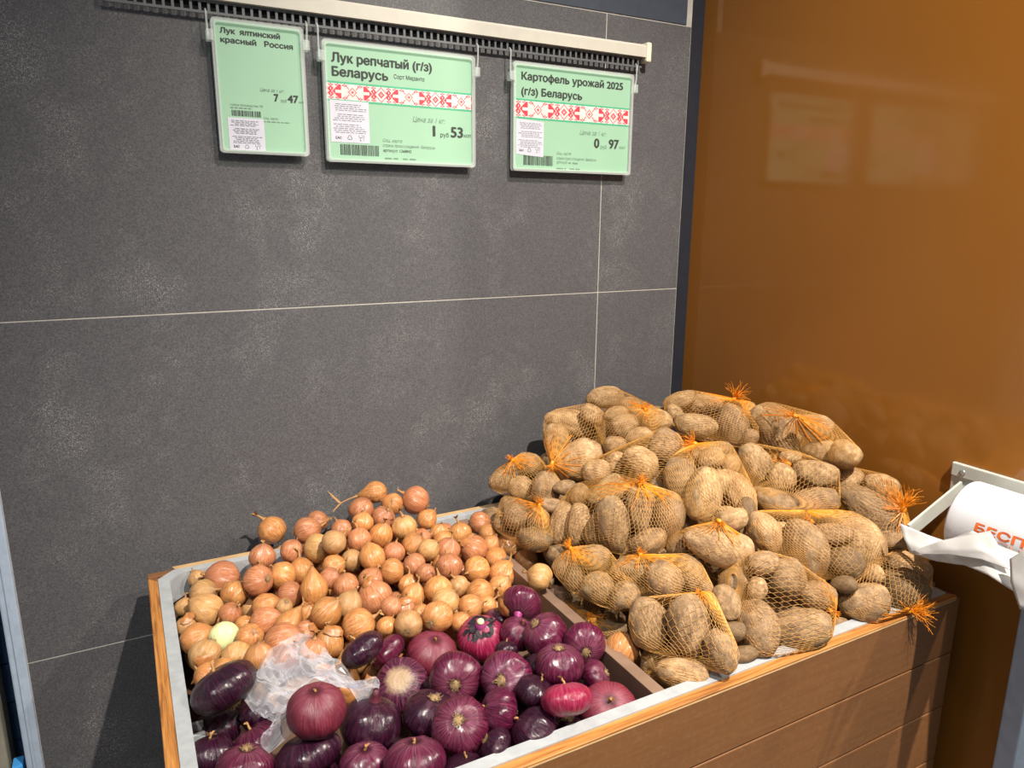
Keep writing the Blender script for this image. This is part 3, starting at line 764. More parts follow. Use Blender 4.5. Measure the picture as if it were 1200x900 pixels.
#@@PRODUCE@@
# ---------------------------------------------------------------- produce: where each one shows, from zoomed crops
from mathutils import noise as mnoise
class Tile:                       # crop origin and magnification of the views the measurements come from
    def __init__(s, ox, oy, k): s.ox, s.oy, s.k = ox, oy, k
    def __call__(s, x, y): return s.ox + x / s.k, s.oy + y / s.k
c1, c2 = Tile(180, 560, 4.0), Tile(400, 540, 4.0)
c3, c4, c5 = Tile(170, 690, 4.2857), Tile(400, 690, 4.2857), Tile(560, 640, 4.2857)
c6, c7, c8, c9 = Tile(570, 440, 4.2857), Tile(780, 440, 3.75), Tile(640, 600, 4.6154), Tile(840, 600, 4.0)

def interp(x, xs, ys): return float(np.interp(x, xs, ys))
def surf_yellow(x, y):
    z = interp(y, (0.90, 1.02, 1.12, 1.22, 1.30), (0.855, 0.862, 0.878, 0.905, 0.925))
    z += 0.055 * math.exp(-((x - 0.41) / 0.13) ** 2 - ((y - 1.28) / 0.10) ** 2)
    z -= 0.035 * (1 - min(1, max(0, (x - 0.04) / 0.14)))
    z -= 0.02 * min(1, max(0, (x - 0.5) / 0.08))
    return z
def surf_red(x, y):
    return interp(x, (0.0, 0.18, 0.35, 0.6), (0.815, 0.845, 0.868, 0.885)) + interp(y, (0.62, 0.75, 0.95), (-0.01, 0.0, 0.01))
def surf_potato(x, y):
    z = interp(y, (0.62, 0.66, 0.72, 0.80, 0.90, 1.05, 1.30), (0.895, 0.915, 0.968, 1.015, 1.05, 1.075, 1.105))
    h = z - 0.88
    return 0.88 + h * interp(x, (0.58, 0.66, 0.74, 0.82, 0.90), (0.10, 0.30, 0.55, 0.80, 1.0))
def hit(px, py, surf, y_near, y_far, x_max=1.16):
    """where the view ray first dips below the heap surface"""
    r = ray(px, py); p = None
    y = y_near
    while y < y_far:
        p = CAM + r * (y / r.y)
        if p.z <= surf(p.x, y): break
        if p.x > x_max: break
        y += 0.004
    return p

# ---------------------------------------------------------------- prototypes
def lathe_onion(name, half_h, neck, bulge, seed, seg=36, rings=26, lump=0.03, dimple=0.0):
    """unit-radius onion along local z: root end down, neck up"""
    bm = bmesh.new(); R_ = []
    off = Vector((seed * 3.1, seed * 1.7, 0))
    for j in range(rings + 1):
        a = PI * j / rings
        r = max(0.0, math.sin(a)) ** (0.92 if half_h > 0.8 else 0.8); z = -math.cos(a) * half_h
        if z > 0: z += neck * max(0, (1 - r)) ** 2.2 * bulge
        if dimple and r < 0.5: z *= 1 - dimple * (1 - r / 0.5) ** 2 * (1 if z > 0 else 1)
        ring = []
        for k in range(seg):
            t_ = 2 * PI * k / seg
            p = Vector((r * math.cos(t_), r * math.sin(t_), z))
            n_ = mnoise.noise(p * 1.1 + off) * lump * 2 + mnoise.noise(p * 2.7 + off) * lump
            p = p * (1 + n_)
            p.xy *= 1 + 0.012 * math.sin(t_ * 9 + seed) * r
            ring.append(p)
        R_.append(ring)
    bot = bm.verts.new(sum(R_[0], Vector()) / seg); top = bm.verts.new(sum(R_[-1], Vector()) / seg)
    VR = [[bm.verts.new(p) for p in ring] for ring in R_[1:-1]]
    for A, B in zip(VR, VR[1:]):
        for k in range(seg): bm.faces.new((A[k], A[(k + 1) % seg], B[(k + 1) % seg], B[k]))
    for k in range(seg):
        bm.faces.new((bot, VR[0][(k + 1) % seg], VR[0][k])); bm.faces.new((top, VR[-1][k], VR[-1][(k + 1) % seg]))
    return bm_mesh(bm, name, True)
def stem_mesh(seed, length, r0, z0, frays=3):
    """dry twisted neck ending in papery shreds"""
    bm = bmesh.new(); rs = random.Random(seed)
    bend = Vector((rs.uniform(-1, 1), rs.uniform(-1, 1), 0)) * 0.35 * length
    n = 7
    pts = [Vector((0, 0, z0 - 0.12)) + bend * (k / (n - 1)) ** 2 + Vector((rs.uniform(-.02, .02), rs.uniform(-.02, .02), (length + 0.12) * k / (n - 1))) for k in range(n)]
    rad = [r0 * (1.9 - 1.0 * min(1, k / 2)) * (1 - 0.45 * k / (n - 1)) * rs.uniform(0.85, 1.15) for k in range(n)]
    add_tube(bm, pts, rad, 8)
    for _ in range(frays):
        d = Vector((rs.uniform(-1, 1), rs.uniform(-1, 1), rs.uniform(0.2, 1))).normalized() * length * rs.uniform(0.4, 0.9)
        s_ = d.orthogonal().normalized() * r0 * rs.uniform(0.5, 1.0)
        p = pts[-2]
        q = p + d * 0.55 + Vector((0, 0, 0.03)); e_ = p + d
        vs = [bm.verts.new(v) for v in (p - s_, p + s_, q + s_ * 0.9, q - s_ * 0.9, e_)]
        bm.faces.new((vs[0], vs[1], vs[2], vs[3])); bm.faces.new((vs[3], vs[2], vs[4]))
    return bm_mesh(bm, 'stem', True)
def root_mesh(seed, z0, r, n=26, ln=0.16):
    bm = bmesh.new(); rs = random.Random(seed)
    bmesh.ops.create_uvsphere(bm, u_segments=14, v_segments=8, radius=r)
    for v in bm.verts: v.co = Vector((v.co.x, v.co.y, z0 + v.co.z * 0.45))
    for _ in range(n):
        a = rs.uniform(0, 2 * PI); rr_ = r * rs.uniform(0.1, 0.95)
        p = Vector((rr_ * math.cos(a), rr_ * math.sin(a), z0))
        d = Vector((math.cos(a) * rs.uniform(0.2, 1.2), math.sin(a) * rs.uniform(0.2, 1.2), -rs.uniform(0.5, 1.0))).normalized() * ln * rs.uniform(0.5, 1.2)
        add_tube(bm, [p, p + d * 0.6, p + d + Vector((rs.uniform(-1, 1), rs.uniform(-1, 1), 0)) * ln * 0.3], [0.018, 0.014, 0.006], 3, False)
    return bm_mesh(bm, 'root_tuft', True)
YB = [lathe_onion('onion_bulb', hh, nk, 1.0, s) for s, (hh, nk) in enumerate(((0.93, 0.18), (0.88, 0.24), (0.98, 0.32), (0.9, 0.12), (0.94, 0.22), (1.04, 0.8)))]
for me in YB: me.materials.append(MATS['yellow_onion'])
YS = [stem_mesh(20 + k, l_, 0.11, 1.04, 5) for k, l_ in enumerate((0.42, 0.3, 0.6, 0.26, 0.5))]
YLONG = stem_mesh(77, 2.1, 0.1, 1.15, 5)
YR = [root_mesh(40 + k, -0.9, 0.2, 34, 0.2) for k in range(3)]
RB = [lathe_onion('red_onion_bulb', hh, nk, 1.0, 9 + s, 44, 28, 0.022, dm) for s, (hh, nk, dm) in enumerate(((0.68, 0.05, 0.06), (0.6, 0.03, 0.12), (0.76, 0.08, 0.03), (0.72, 0.02, 0.10)))]
RS = [stem_mesh(60 + k, l_, 0.075, 0.62, 2) for k, l_ in enumerate((0.25, 0.16, 0.3))]
RRt = [root_mesh(80 + k, -0.62, 0.19, 70, 0.15) for k in range(3)]
for me in YS + [YLONG] + RS: me.materials.append(MATS['dry_stem'])
for me in YR + RRt: me.materials.append(MATS['root_tan'])

def potato_mesh(seed):
    bm = bmesh.new(); bmesh.ops.create_icosphere(bm, subdivisions=4, radius=1.0)
    off = Vector((seed * 5.3, seed * 2.9, seed)); rs = random.Random(seed)
    eyes = [Vector((rs.gauss(0, 1), rs.gauss(0, 1), rs.gauss(0, 1))).normalized() for _ in range(7)]
    bend = rs.uniform(-0.10, 0.14); taper = rs.uniform(-0.14, 0.14)
    for v in bm.verts:
        p = v.co.copy(); d = p.normalized()
        k = 1 + 0.11 * mnoise.noise(d * 1.0 + off) + 0.045 * mnoise.noise(d * 2.6 + off)
        for e_ in eyes:
            q = (d - e_).length
            if q < 0.28: k -= 0.035 * (1 - q / 0.28) ** 2
        p = d * k
        p.y *= 1 + taper * p.x; p.z *= 1 + taper * p.x
        p.y += bend * (p.x * p.x - 0.4)
        v.co = p
    return bm_mesh(bm, 'potato', True)
PM = [potato_mesh(s) for s in range(9)]
PMAT = {}
for mt in ('potato_tan', 'potato_brown', 'potato_dark_shaded'):
    PMAT[mt] = []
    for me in PM:
        c_ = me.copy(); c_.materials.clear(); c_.materials.append(MATS[mt]); PMAT[mt].append(c_)

# ---------------------------------------------------------------- measured items
# yellow onions: (crop x, crop y, crop radius, stem angle in the picture, tilt towards the lens, skin, special)
N = None
YA = [(555, 245, 65, 130, 10, 'y', 'rim'), (510, 372, 60, 90, 25, 'p', N), (765, 205, 50, 10, 0, 'p', N), (722, 250, 62, 20, -10, 'p', N), (648, 345, 52, 70, 20, 'p', N),
      (765, 335, 66, 0, 5, 't', N), (845, 305, 56, 40, 10, 't', N), (880, 243, 48, 120, 20, 'p', N), (975, 153, 58, 60, 20, 'p', N), (965, 295, 55, 100, -20, 'p', N), (980, 213, 50, 80, 10, 'y', N),
      (935, 385, 50, 110, -30, 't', N), (850, 413, 52, 30, 0, 'y', N), (600, 460, 62, 140, 30, 'y', N), (685, 435, 60, 100, 10, 'y', N), (500, 495, 70, 190, -50, 'p', N),
      (495, 452, 45, 90, 0, 'y', N), (320, 475, 78, 170, 20, 'p', N), (232, 543, 65, 20, 40, 't', N), (380, 545, 60, 60, -40, 'y', N), (245, 625, 75, 150, 20, 't', N),
      (150, 605, 42, 90, 10, 't', N), (360, 640, 52, 60, 50, 'p', N), (325, 745, 68, 272, 10, 'w', 'peeled'), (198, 750, 68, 35, 5, 'y', N), (155, 695, 46, 90, 20, 't', N),
      (245, 830, 75, 250, 20, 't', N), (395, 830, 68, 90, -55, 't', N), (457, 745, 62, 240, -60, 'y', N), (425, 692, 45, 0, 30, 'y', N), (530, 670, 65, 20, 20, 'p', N),
      (525, 605, 65, 30, 10, 'y', N), (612, 605, 40, 250, -50, 't', N), (622, 695, 60, 58, 5, 'y', 'pear'), (640, 548, 60, 5, 5, 'p', N), (755, 525, 62, 100, 5, 'y', 'pear'),
      (900, 505, 58, 100, 25, 'p', N), (825, 470, 50, 45, 30, 'p', N), (810, 640, 70, 50, 30, 'y', N), (915, 602, 62, 70, 10, 't', N), (720, 635, 50, 80, 40, 'y', N),
      (700, 712, 48, 0, 20, 'p', N), (605, 765, 80, 20, 20, 'p', N), (500, 835, 65, 100, 30, 'y', N), (825, 775, 65, 100, 20, 'y', N), (960, 692, 80, 30, 15, 'y', N),
      (745, 815, 66, 90, 30, 'p', N), (620, 850, 62, 60, 30, 'p', N), (330, 905, 60, 40, 20, 'y', N), (255, 925, 60, 150, 20, 'y', N), (205, 470, 40, 120, 0, 't', N)]
YB2 = [(162, 148, 50, 193, 0, 'y', 'long'), (240, 205, 52, 160, 10, 'y', N), (345, 188, 66, 150, 0, 'p', N), (205, 268, 56, 60, 40, 'p', N), (182, 350, 54, 70, 30, 'y', N),
      (290, 315, 60, 100, 30, 't', N), (402, 280, 46, 50, -10, 'y', N), (155, 462, 60, 112, 5, 'y', N), (245, 430, 52, 80, 20, 'p', N), (330, 392, 58, 60, 40, 'y', N), (375, 360, 42, 20, 10, 'p', N),
      (460, 340, 46, 80, 30, 'y', N), (478, 375, 45, 60, 20, 'y', N), (410, 425, 50, 40, 30, 't', N), (240, 520, 58, 180, 5, 'y', N), (350, 490, 52, 120, 30, 'p', N), (490, 415, 58, 70, 30, 'p', N),
      (555, 345, 52, 100, 20, 'y', N), (650, 290, 52, 0, 10, 'p', N), (690, 342, 47, 20, 20, 'y', N), (625, 418, 65, 150, 20, 'p', N), (505, 495, 63, 100, 10, 'p', N), (395, 530, 45, 60, 20, 'p', N),
      (310, 578, 48, 90, 20, 'y', N), (645, 513, 60, 200, 45, 'y', N), (740, 455, 52, 60, 0, 'y', N), (790, 395, 65, 130, 10, 'y', 'sprout'), (770, 528, 65, 60, 0, 'y', N), (865, 475, 57, 60, 0, 'y', N),
      (932, 545, 62, 160, -20, 't', 'divider'), (150, 640, 82, 120, 5, 'p', 'big'), (325, 635, 55, 70, 20, 'y', N), (450, 600, 65, 90, 10, 'y', N), (560, 590, 50, 120, 30, 't', N),
      (655, 632, 68, 20, 10, 'y', N), (735, 592, 52, 50, 20, 'y', N), (490, 655, 62, 40, 30, 't', N), (305, 695, 60, 80, 20, 'p', N), (240, 690, 50, 60, 20, 'p', N), (600, 692, 60, 20, 20, 'y', N),
      (455, 750, 72, 45, -50, 'y', N), (315, 775, 65, 80, -60, 't', N), (375, 718, 45, 90, 20, 'y', N), (215, 772, 46, 60, 20, 'y', N), (715, 392, 42, 60, 20, 'y', N), (140, 560, 58, 60, 10, 'p', N), (575, 770, 50, 60, 20, 'y', N), (690, 690, 45, 40, 20, 'y', N)]
# red onions: (tile, x, y, equator radius, pole angle, tilt, visible pole, skin, thickness variant, special)
R_ = [(c4, 690, 235, 122, 95, 52, 's', 'bright', 2, 'torn'), (c4, 905, 72, 106, 252, 38, 's', 'purple', 0, 'upturned'), (c5, 320, 455, 116, 130, 35, 'r', 'purple', 2, N), (c5, 180, 445, 92, 60, 40, 's', 'purple', 2, N),
      (c5, 522, 490, 112, 285, 60, 'r', 'purple', 0, N), (c5, 395, 608, 126, 90, 32, 'r', 'purple', 2, N), (c5, 600, 672, 88, 20, 15, 'r', 'purple', 0, N), (c5, 425, 778, 132, 97, 4, 's', 'bright', 1, 'edge'),
      (c5, 672, 808, 150, 75, 62, 's', 'matte', 0, 'patch'), (c4, 985, 722, 135, 140, 10, 's', 'dark', 2, N), (c4, 1150, 705, 72, 90, 40, 'r', 'dark', 2, N), (c4, 885, 850, 80, 90, 40, 's', 'purple', 2, N),
      (c4, 825, 462, 138, 200, 70, 'r', 'purple', 0, N), (c4, 590, 460, 135, 265, 68, 'r', 'purple', 0, N), (c4, 600, 712, 148, 110, 75, 'r', 'purple', 0, N), (c4, 450, 315, 130, 80, 42, 's', 'matte', 0, N),
      (c4, 300, 468, 138, 120, 72, 'r', 'cream', 0, 'cream'), (c4, 105, 308, 116, 128, 6, 's', 'dark', 1, 'tilted'), (c4, 235, 320, 100, 140, 0, 's', 'purple', 1, N), (c4, 150, 682, 158, 85, 28, 's', 'dark', 2, 'neck'),
      (c4, 455, 628, 146, 78, 38, 'r', 'dark', 0, N), (c4, 782, 615, 122, 165, 20, 's', 'purple', 0, N), (c4, 765, 800, 95, 150, 10, 'r', 'dark', 0, N), (c4, 425, 790, 70, 60, 10, 's', 'matte', 0, N),
      (c4, 370, 860, 158, 95, 25, 's', 'purple', 1, N), (c4, 120, 880, 130, 95, 40, 's', 'purple', 0, N), (c3, 860, 612, 150, 100, 40, 's', 'matte', 2, 'onbag'), (c3, 395, 495, 168, 127, 8, 's', 'dark', 1, 'longdisc'),
      (c3, 395, 665, 150, 120, 15, 's', 'dark', 0, N), (c3, 540, 760, 130, 125, 10, 's', 'purple', 1, N), (c3, 510, 880, 145, 95, 25, 'r', 'purple', 1, N), (c3, 815, 835, 168, 115, 14, 's', 'dark', 1, N),
      (c3, 300, 840, 120, 100, 20, 's', 'dark', 0, N), (c4, 830, 305, 60, 90, 10, 's', 'dark', 0, N), (c4, 770, 140, 70, 90, 30, 's', 'purple', 0, N), (c4, 985, 530, 105, 60, 20, 's', 'dark', 0, N), (c3, 560, 615, 90, 90, 10, 's', 'dark', 0, N),
      (c4, 640, 900, 120, 90, 30, 's', 'dark', 0, N), (c4, 1010, 380, 90, 90, 20, 's', 'dark', 0, N), (c4, 470, 480, 80, 90, 10, 's', 'dark', 0, N)]
# potatoes: (tile, x, y, half length, half width, long-axis angle, skin), one list for each net bag; knots: (tile, x, y, size, direction)
B = {}
B['A'] = ([(c6, 85, 520, 72, 54, 35, 't'), (c6, 210, 450, 66, 62, 0, 'b'), (c6, 170, 565, 62, 60, 0, 't'), (c6, 300, 565, 84, 72, 80, 'b')], (c6, 130, 425, 0.8, 120),
          'orange net bag of four potatoes propped on the rear rim beside the onions')
B['B'] = ([(c6, 165, 705, 78, 74, 20, 'b'), (c6, 255, 735, 62, 52, 60, 'b'), (c6, 112, 650, 46, 44, 0, 'b'), (c6, 245, 822, 92, 60, -10, 'k'), (c6, 75, 745, 36, 38, 0, 'b')], (c6, 265, 650, 0.8, 80),
          'small orange net bag of potatoes lying between the rear rim and the divider')
B['C'] = ([(c6, 430, 242, 126, 66, -14, 't'), (c6, 345, 317, 72, 62, 80, 't'), (c6, 468, 432, 132, 98, 28, 't'), (c6, 530, 200, 62, 50, -30, 't')], (c6, 330, 440, 0.9, 250),
          'orange net bag with long pale potatoes on the rear left shoulder of the heap')
B['D'] = ([(c6, 595, 112, 90, 56, 5, 't'), (c6, 650, 197, 62, 42, 10, 't'), (c6, 725, 148, 56, 40, -20, 't'), (c6, 850, 222, 84, 56, -15, 't'), (c6, 692, 258, 70, 60, 10, 't'), (c6, 640, 362, 58, 52, 0, 'b'), (c6, 765, 308, 66, 46, 10, 't')],
          (c6, 797, 170, 0.8, 90), 'topmost orange net bag against the grey tiles with an upright orange knot')
B['E'] = ([(c6, 780, 442, 100, 78, 130, 't'), (c6, 900, 362, 88, 82, 60, 'b'), (c6, 978, 505, 92, 74, 85, 'b'), (c6, 557, 492, 74, 66, 20, 't'), (c6, 640, 440, 60, 50, 60, 't')], (c6, 700, 440, 0.6, 120),
          'orange net bag in the middle of the heap stretched over round potatoes')
B['F'] = ([(c6, 600, 578, 105, 62, 35, 't'), (c6, 470, 592, 54, 50, 60, 'b'), (c6, 638, 748, 138, 84, 98, 'b'), (c6, 786, 690, 130, 74, 94, 't'), (c6, 930, 692, 118, 76, 84, 'b'), (c6, 545, 775, 78, 52, 75, 't'),
           (c6, 382, 745, 106, 56, 74, 't'), (c6, 462, 748, 106, 54, 80, 't'), (c6, 815, 840, 100, 62, 25, 'b')], (c6, 770, 545, 1.0, 60), 'large orange net bag gathered at a knot above two upright oblong potatoes')
B['G'] = ([(c7, 175, 522, 125, 74, 78, 't'), (c7, 318, 512, 112, 66, 125, 't'), (c7, 278, 635, 80, 58, 120, 't'), (c7, 65, 452, 88, 68, 85, 'b'), (c7, 200, 368, 58, 48, 30, 't'), (c7, 285, 385, 45, 40, 60, 't'), (c7, 235, 330, 60, 40, 0, 'b'), (c7, 130, 345, 60, 45, 0, 't')], (c7, 130, 300, 1.4, 150),
          'orange net bag with a wide frayed orange gather draped over small potatoes')
B['H'] = ([(c7, 155, 122, 92, 44, -6, 't'), (c7, 62, 112, 72, 40, 20, 't'), (c7, 38, 162, 40, 34, -50, 't'), (c7, 130, 222, 92, 54, -8, 't'), (c7, 297, 222, 96, 66, 95, 'b'), (c7, 358, 155, 38, 42, 0, 't'), (c7, 370, 275, 40, 34, 60, 'b')], (c7, 300, 105, 1.9, 60),
          'orange net bag in the rear corner with a spiky orange tuft against the brown wall')
B['J'] = ([(c7, 482, 232, 126, 92, 128, 't'), (c7, 655, 228, 76, 54, -5, 't'), (c7, 678, 337, 78, 56, 0, 't'), (c7, 788, 347, 68, 62, -30, 't'), (c7, 545, 320, 48, 42, 0, 'b')], (c7, 570, 178, 1.0, 160),
          'orange net bag with one big potato leaning against the brown wall')
B['K'] = ([(c7, 387, 392, 92, 66, 108, 't'), (c7, 500, 452, 66, 58, 60, 't'), (c7, 655, 432, 97, 62, -10, 't'), (c7, 468, 547, 92, 60, -30, 'b'), (c7, 645, 567, 105, 66, 2, 'b'), (c7, 548, 358, 48, 30, 0, 't')], (c7, 540, 388, 1.0, 150),
          'orange net bag with a loose orange gather above two touching oval potatoes')
B['L'] = ([(c7, 805, 462, 68, 58, 10, 't'), (c7, 938, 492, 74, 52, -20, 't'), (c7, 928, 612, 162, 84, -42, 'b'), (c7, 992, 722, 66, 44, 0, 'b')], (c7, 1045, 590, 2.0, 70),
          'orange net bag with a very long potato and upright frayed tuft by the brown wall')
B['M'] = ([(c7, 440, 690, 96, 66, 115, 't'), (c7, 612, 762, 136, 90, 105, 'b'), (c7, 725, 700, 92, 52, 0, 'b'), (c7, 835, 705, 140, 92, 128, 't'), (c7, 780, 828, 80, 76, 0, 'k')], (c7, 640, 640, 0.8, 140),
          'orange net bag holding one smooth grey-brown potato below big oval ones')
B['I'] = ([(c7, 247, 742, 152, 82, -16, 't'), (c7, 60, 752, 58, 52, 40, 'b'), (c7, 300, 880, 70, 50, 0, 'b')], (c7, 235, 640, 0.6, 320),
          'orange net bag around a large oblong potato lying across the heap')
B['N'] = ([(c9, 325, 312, 92, 94, 0, 'b'), (c9, 205, 242, 72, 56, 10, 'b'), (c9, 90, 312, 76, 70, 30, 'b'), (c9, 185, 522, 130, 94, 98, 'b'), (c9, 170, 372, 58, 46, 70, 't'), (c9, 470, 388, 88, 66, -5, 'b'), (c9, 395, 547, 136, 94, 5, 'b')], (c9, 535, 465, 0.7, 320),
          'orange net bag at the front rim tied with a bright orange knot')
B['O'] = ([(c9, 880, 248, 100, 68, -22, 't'), (c9, 880, 352, 108, 94, -20, 'k'), (c9, 685, 412, 116, 86, 5, 'b'), (c9, 730, 292, 50, 46, 0, 't')], (c9, 900, 462, 1.9, -2),
          'orange net bag resting on the crate corner with its tuft over the rim')
B['P'] = ([(c8, 260, 247, 84, 66, 10, 'b'), (c8, 120, 292, 84, 74, 50, 'b'), (c8, 150, 358, 70, 52, 80, 'k'), (c8, 280, 412, 90, 86, 0, 'b'), (c8, 420, 457, 82, 74, 40, 'b')], (c8, 130, 195, 0.8, 120),
          'orange net bag of round potatoes hanging over the wooden divider')
B['Q'] = ([(c8, 455, 322, 106, 80, 5, 'b'), (c8, 640, 372, 106, 100, 90, 'b'), (c8, 775, 332, 106, 74, 110, 'b'), (c8, 860, 422, 52, 42, 80, 'b')], (c8, 510, 232, 0.6, 100),
          'orange net bag of round potatoes above the biggest net bag at the front')
B['R'] = ([(c8, 552, 602, 136, 104, 96, 'b'), (c8, 790, 632, 156, 112, 90, 'b'), (c8, 930, 735, 116, 76, 112, 'b'), (c8, 880, 522, 60, 50, 90, 'b')], (c8, 825, 465, 0.7, 80),
          'orange net bag with two large upright potatoes beside the stray onion')
B['S'] = ([(c8, 598, 800, 92, 74, 30, 't'), (c8, 745, 852, 142, 86, -10, 't'), (c8, 900, 860, 70, 50, -30, 'b')], (c8, 960, 870, 0.6, 330),
          'orange net bag of two pale potatoes wedged behind the front rim')
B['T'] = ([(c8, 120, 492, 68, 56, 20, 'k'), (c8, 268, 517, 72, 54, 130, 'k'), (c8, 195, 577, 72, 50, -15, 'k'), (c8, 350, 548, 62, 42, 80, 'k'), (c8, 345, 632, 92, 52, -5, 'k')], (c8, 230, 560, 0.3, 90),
          'shaded orange net bag low down beside the wooden divider')
LOOSE = [(c8, 970, 512, 98, 74, 105, 'b'), (c8, 1000, 58, 84, 62, 20, 't'), (c9, 575, 535, 44, 40, 0, 'b'), (c6, 1165, 560, 70, 60, 60, 't'), (c6, 395, 565, 60, 40, 0, 'b'), (c6, 330, 655, 70, 40, -10, 'b'), (c9, 590, 345, 60, 40, 0, 'k'), (c8, 1010, 640, 70, 50, 0, 'k'), (c9, 110, 665, 90, 40, 10, 'k'), (c7, 355, 600, 60, 40, 90, 'k')]

# ---------------------------------------------------------------- items in space
class Item:
    pass
items = []
def add_item(kind, px, py, r3, surf, yn, yf, **kw):
    it = Item(); it.kind = kind; it.px, it.py = px, py; it.r3 = r3   # r3: semi axes in pixels
    it.u = ray(px, py); p = hit(px, py, surf, yn, yf); it.t = it.t0 = (p - CAM).length
    it.cosf = it.u.dot(FWD)
    for k, v in kw.items(): setattr(it, k, v)
    items.append(it); return it
def axis_from(u, ang, tilt):
    a, b_ = math.radians(ang), math.radians(tilt)
    back = -u; rg = (RGT - u * RGT.dot(u)).normalized(); up = u.cross(rg) * -1
    up = rg.cross(u).normalized()
    return ((rg * math.cos(a) + up * math.sin(a)) * math.cos(b_) + back * math.sin(b_)).normalized()
def frame(zax, hint):
    y = (hint - zax * hint.dot(zax)).normalized(); x = y.cross(zax)
    return Matrix((x, y, zax)).transposed()
HH = [0.93, 0.88, 1.0, 0.9, 0.96, 1.06]; RH = [0.68, 0.6, 0.76, 0.72]
for tl_, lst in ((c1, YA), (c2, YB2)):
    for x, y, r, ang, tilt, skin, sp in lst:
        px, py = tl_(x, y); k = r / tl_.k * 1.02
        vi = 5 if sp in ('pear', 'long') else 3 if sp == 'rim' else rnd.randrange(5)
        it = add_item('yellow', px, py, (k, k, k * HH[vi]), surf_yellow, 0.85, 1.315, skin=skin, sp=sp, vi=vi)
        it.rot = frame(axis_from(it.u, ang, tilt), axis_from(it.u, rnd.uniform(0, 360), 35))
        if sp == 'rim': it.t = it.t0 = (at_y(px, py, 1.335) - CAM).length
        if sp == 'divider': it.t = it.t0 = (at_z(px, py, 0.905) - CAM).length
for tl_, x, y, r, ang, tilt, pole, skin, vi, sp in R_:
    px, py = tl_(x, y); k = r / tl_.k * 0.985
    it = add_item('red', px, py, (k, k, k * RH[vi]), surf_red, 0.685, 0.93, skin=skin, sp=sp, vi=vi, pole=pole)
    z = axis_from(it.u, ang, tilt)
    if pole == 'r': z = -z
    it.rot = frame(z, axis_from(it.u, rnd.uniform(0, 360), 35))
    if sp == 'onbag': it.t = it.t0 = (at_z(px, py, 0.900) - CAM).length
SURF_BAG = {'T': lambda x, y: 0.852, 'S': lambda x, y: 0.864}
def add_potato(tl_, x, y, a, b_, ang, skin, bag):
    px, py = tl_(x, y); a, b_ = a / tl_.k * 1.04, b_ / tl_.k * 1.04
    it = add_item('potato', px, py, (a, b_, b_ * rnd.uniform(0.84, 0.96)), SURF_BAG.get(bag, surf_potato), 0.655, 1.30, skin=skin, bag=bag, vi=rnd.randrange(9))
    xa = axis_from(it.u, ang, rnd.uniform(-14, 14)); za = -it.u; za = (za - xa * za.dot(xa)).normalized()
    it.rot = Matrix((xa, za.cross(xa), za)).transposed()
    return it
for k, (lst, kn, lab) in B.items():
    for p_ in lst: add_potato(*p_, k)
for p_ in LOOSE: add_potato(*p_, None)
st = add_item('yellow', *c8(408, 745), (98 / c8.k * .95, 98 / c8.k * .95, 98 / c8.k * 1.05), SURF_BAG['S'], 0.655, 1.3, skin='y', sp='stray', vi=2)
st.rot = frame(axis_from(st.u, 250, 10), axis_from(st.u, 0, 0))

# settle: items keep their line of sight and slide along it until they no longer interpenetrate
def settle(lst, iters=60, frac=0.99, lim=0.05, zfloor=0.70):
    n = len(lst)
    U_ = np.array([i.u[:] for i in lst]); T = np.array([i.t for i in lst]); T0 = T.copy()
    S3 = np.array([i.r3 for i in lst]); cf = np.array([i.cosf for i in lst]); RM = np.array([np.array(i.rot) for i in lst])
    for itn in range(iters):
        P = U_ * T[:, None]; sc = (T * cf / F_PX)
        D = P[None] - P[:, None]; dist = np.linalg.norm(D, axis=2) + np.eye(n)
        Dn = D / dist[..., None]
        loc = np.einsum('iab,ija->ijb', RM, Dn)             # direction in the item's own axes
        reach = 1 / np.sqrt(((loc / (S3 * sc[:, None])[:, None, :]) ** 2).sum(2))
        pen = (reach + reach.T) * frac - dist
        np.fill_diagonal(pen, -1); mv = np.zeros(n)
        ii, jj = np.where(np.triu(pen > 0.0005))
        for a, b_ in zip(ii, jj):
            dt = T[b_] - T[a]; s = 1 if dt > 0 else -1
            g = abs(Dn[a, b_] @ U_[a]); g = max(g, 0.35)
            d_ = min(pen[a, b_] / g, 0.02) * 0.3
            mv[a] -= s * d_; mv[b_] += s * d_
        T = np.clip(T + np.clip(mv, -0.012, 0.012), T0 - lim, T0 + lim)
    for it, tt in zip(lst, T):
        it.t = float(tt)
    return pen
settle([i for i in items if i.kind == 'yellow' and i.sp != 'stray'], lim=0.045)
settle([i for i in items if i.kind == 'red'], lim=0.06)
settle([i for i in items if i.kind == 'potato' or i.sp == 'stray'] if False else [i for i in items if i.kind == 'potato'], lim=0.06)
for it in items:
    it.p = CAM + it.u * it.t; it.s = it.t * it.cosf / F_PX; it.size = tuple(a * it.s for a in it.r3)
    def to_y(it, y):
        k = y / it.p.y; it.t *= k; it.p = CAM + it.u * it.t; it.s *= k; it.size = tuple(a * k for a in it.size)
    on_rim = it.kind == 'potato' and it.p.z - min(it.size) * 0.75 > RZ
    if not on_rim and it.p.y < iy0 + min(it.size): to_y(it, iy0 + min(it.size))
    elif on_rim and it.p.y < Y0 + 0.03: to_y(it, Y0 + 0.03)
    # keep everything inside the crate's right wall and above its floor
    if it.p.x + max(it.size) * 0.7 > SX - 0.004:
        k = (SX - 0.004 - max(it.size) * 0.7) / it.p.x
        it.t *= k; it.p = CAM + it.u * it.t; it.s *= k; it.size = tuple(a * k for a in it.size)

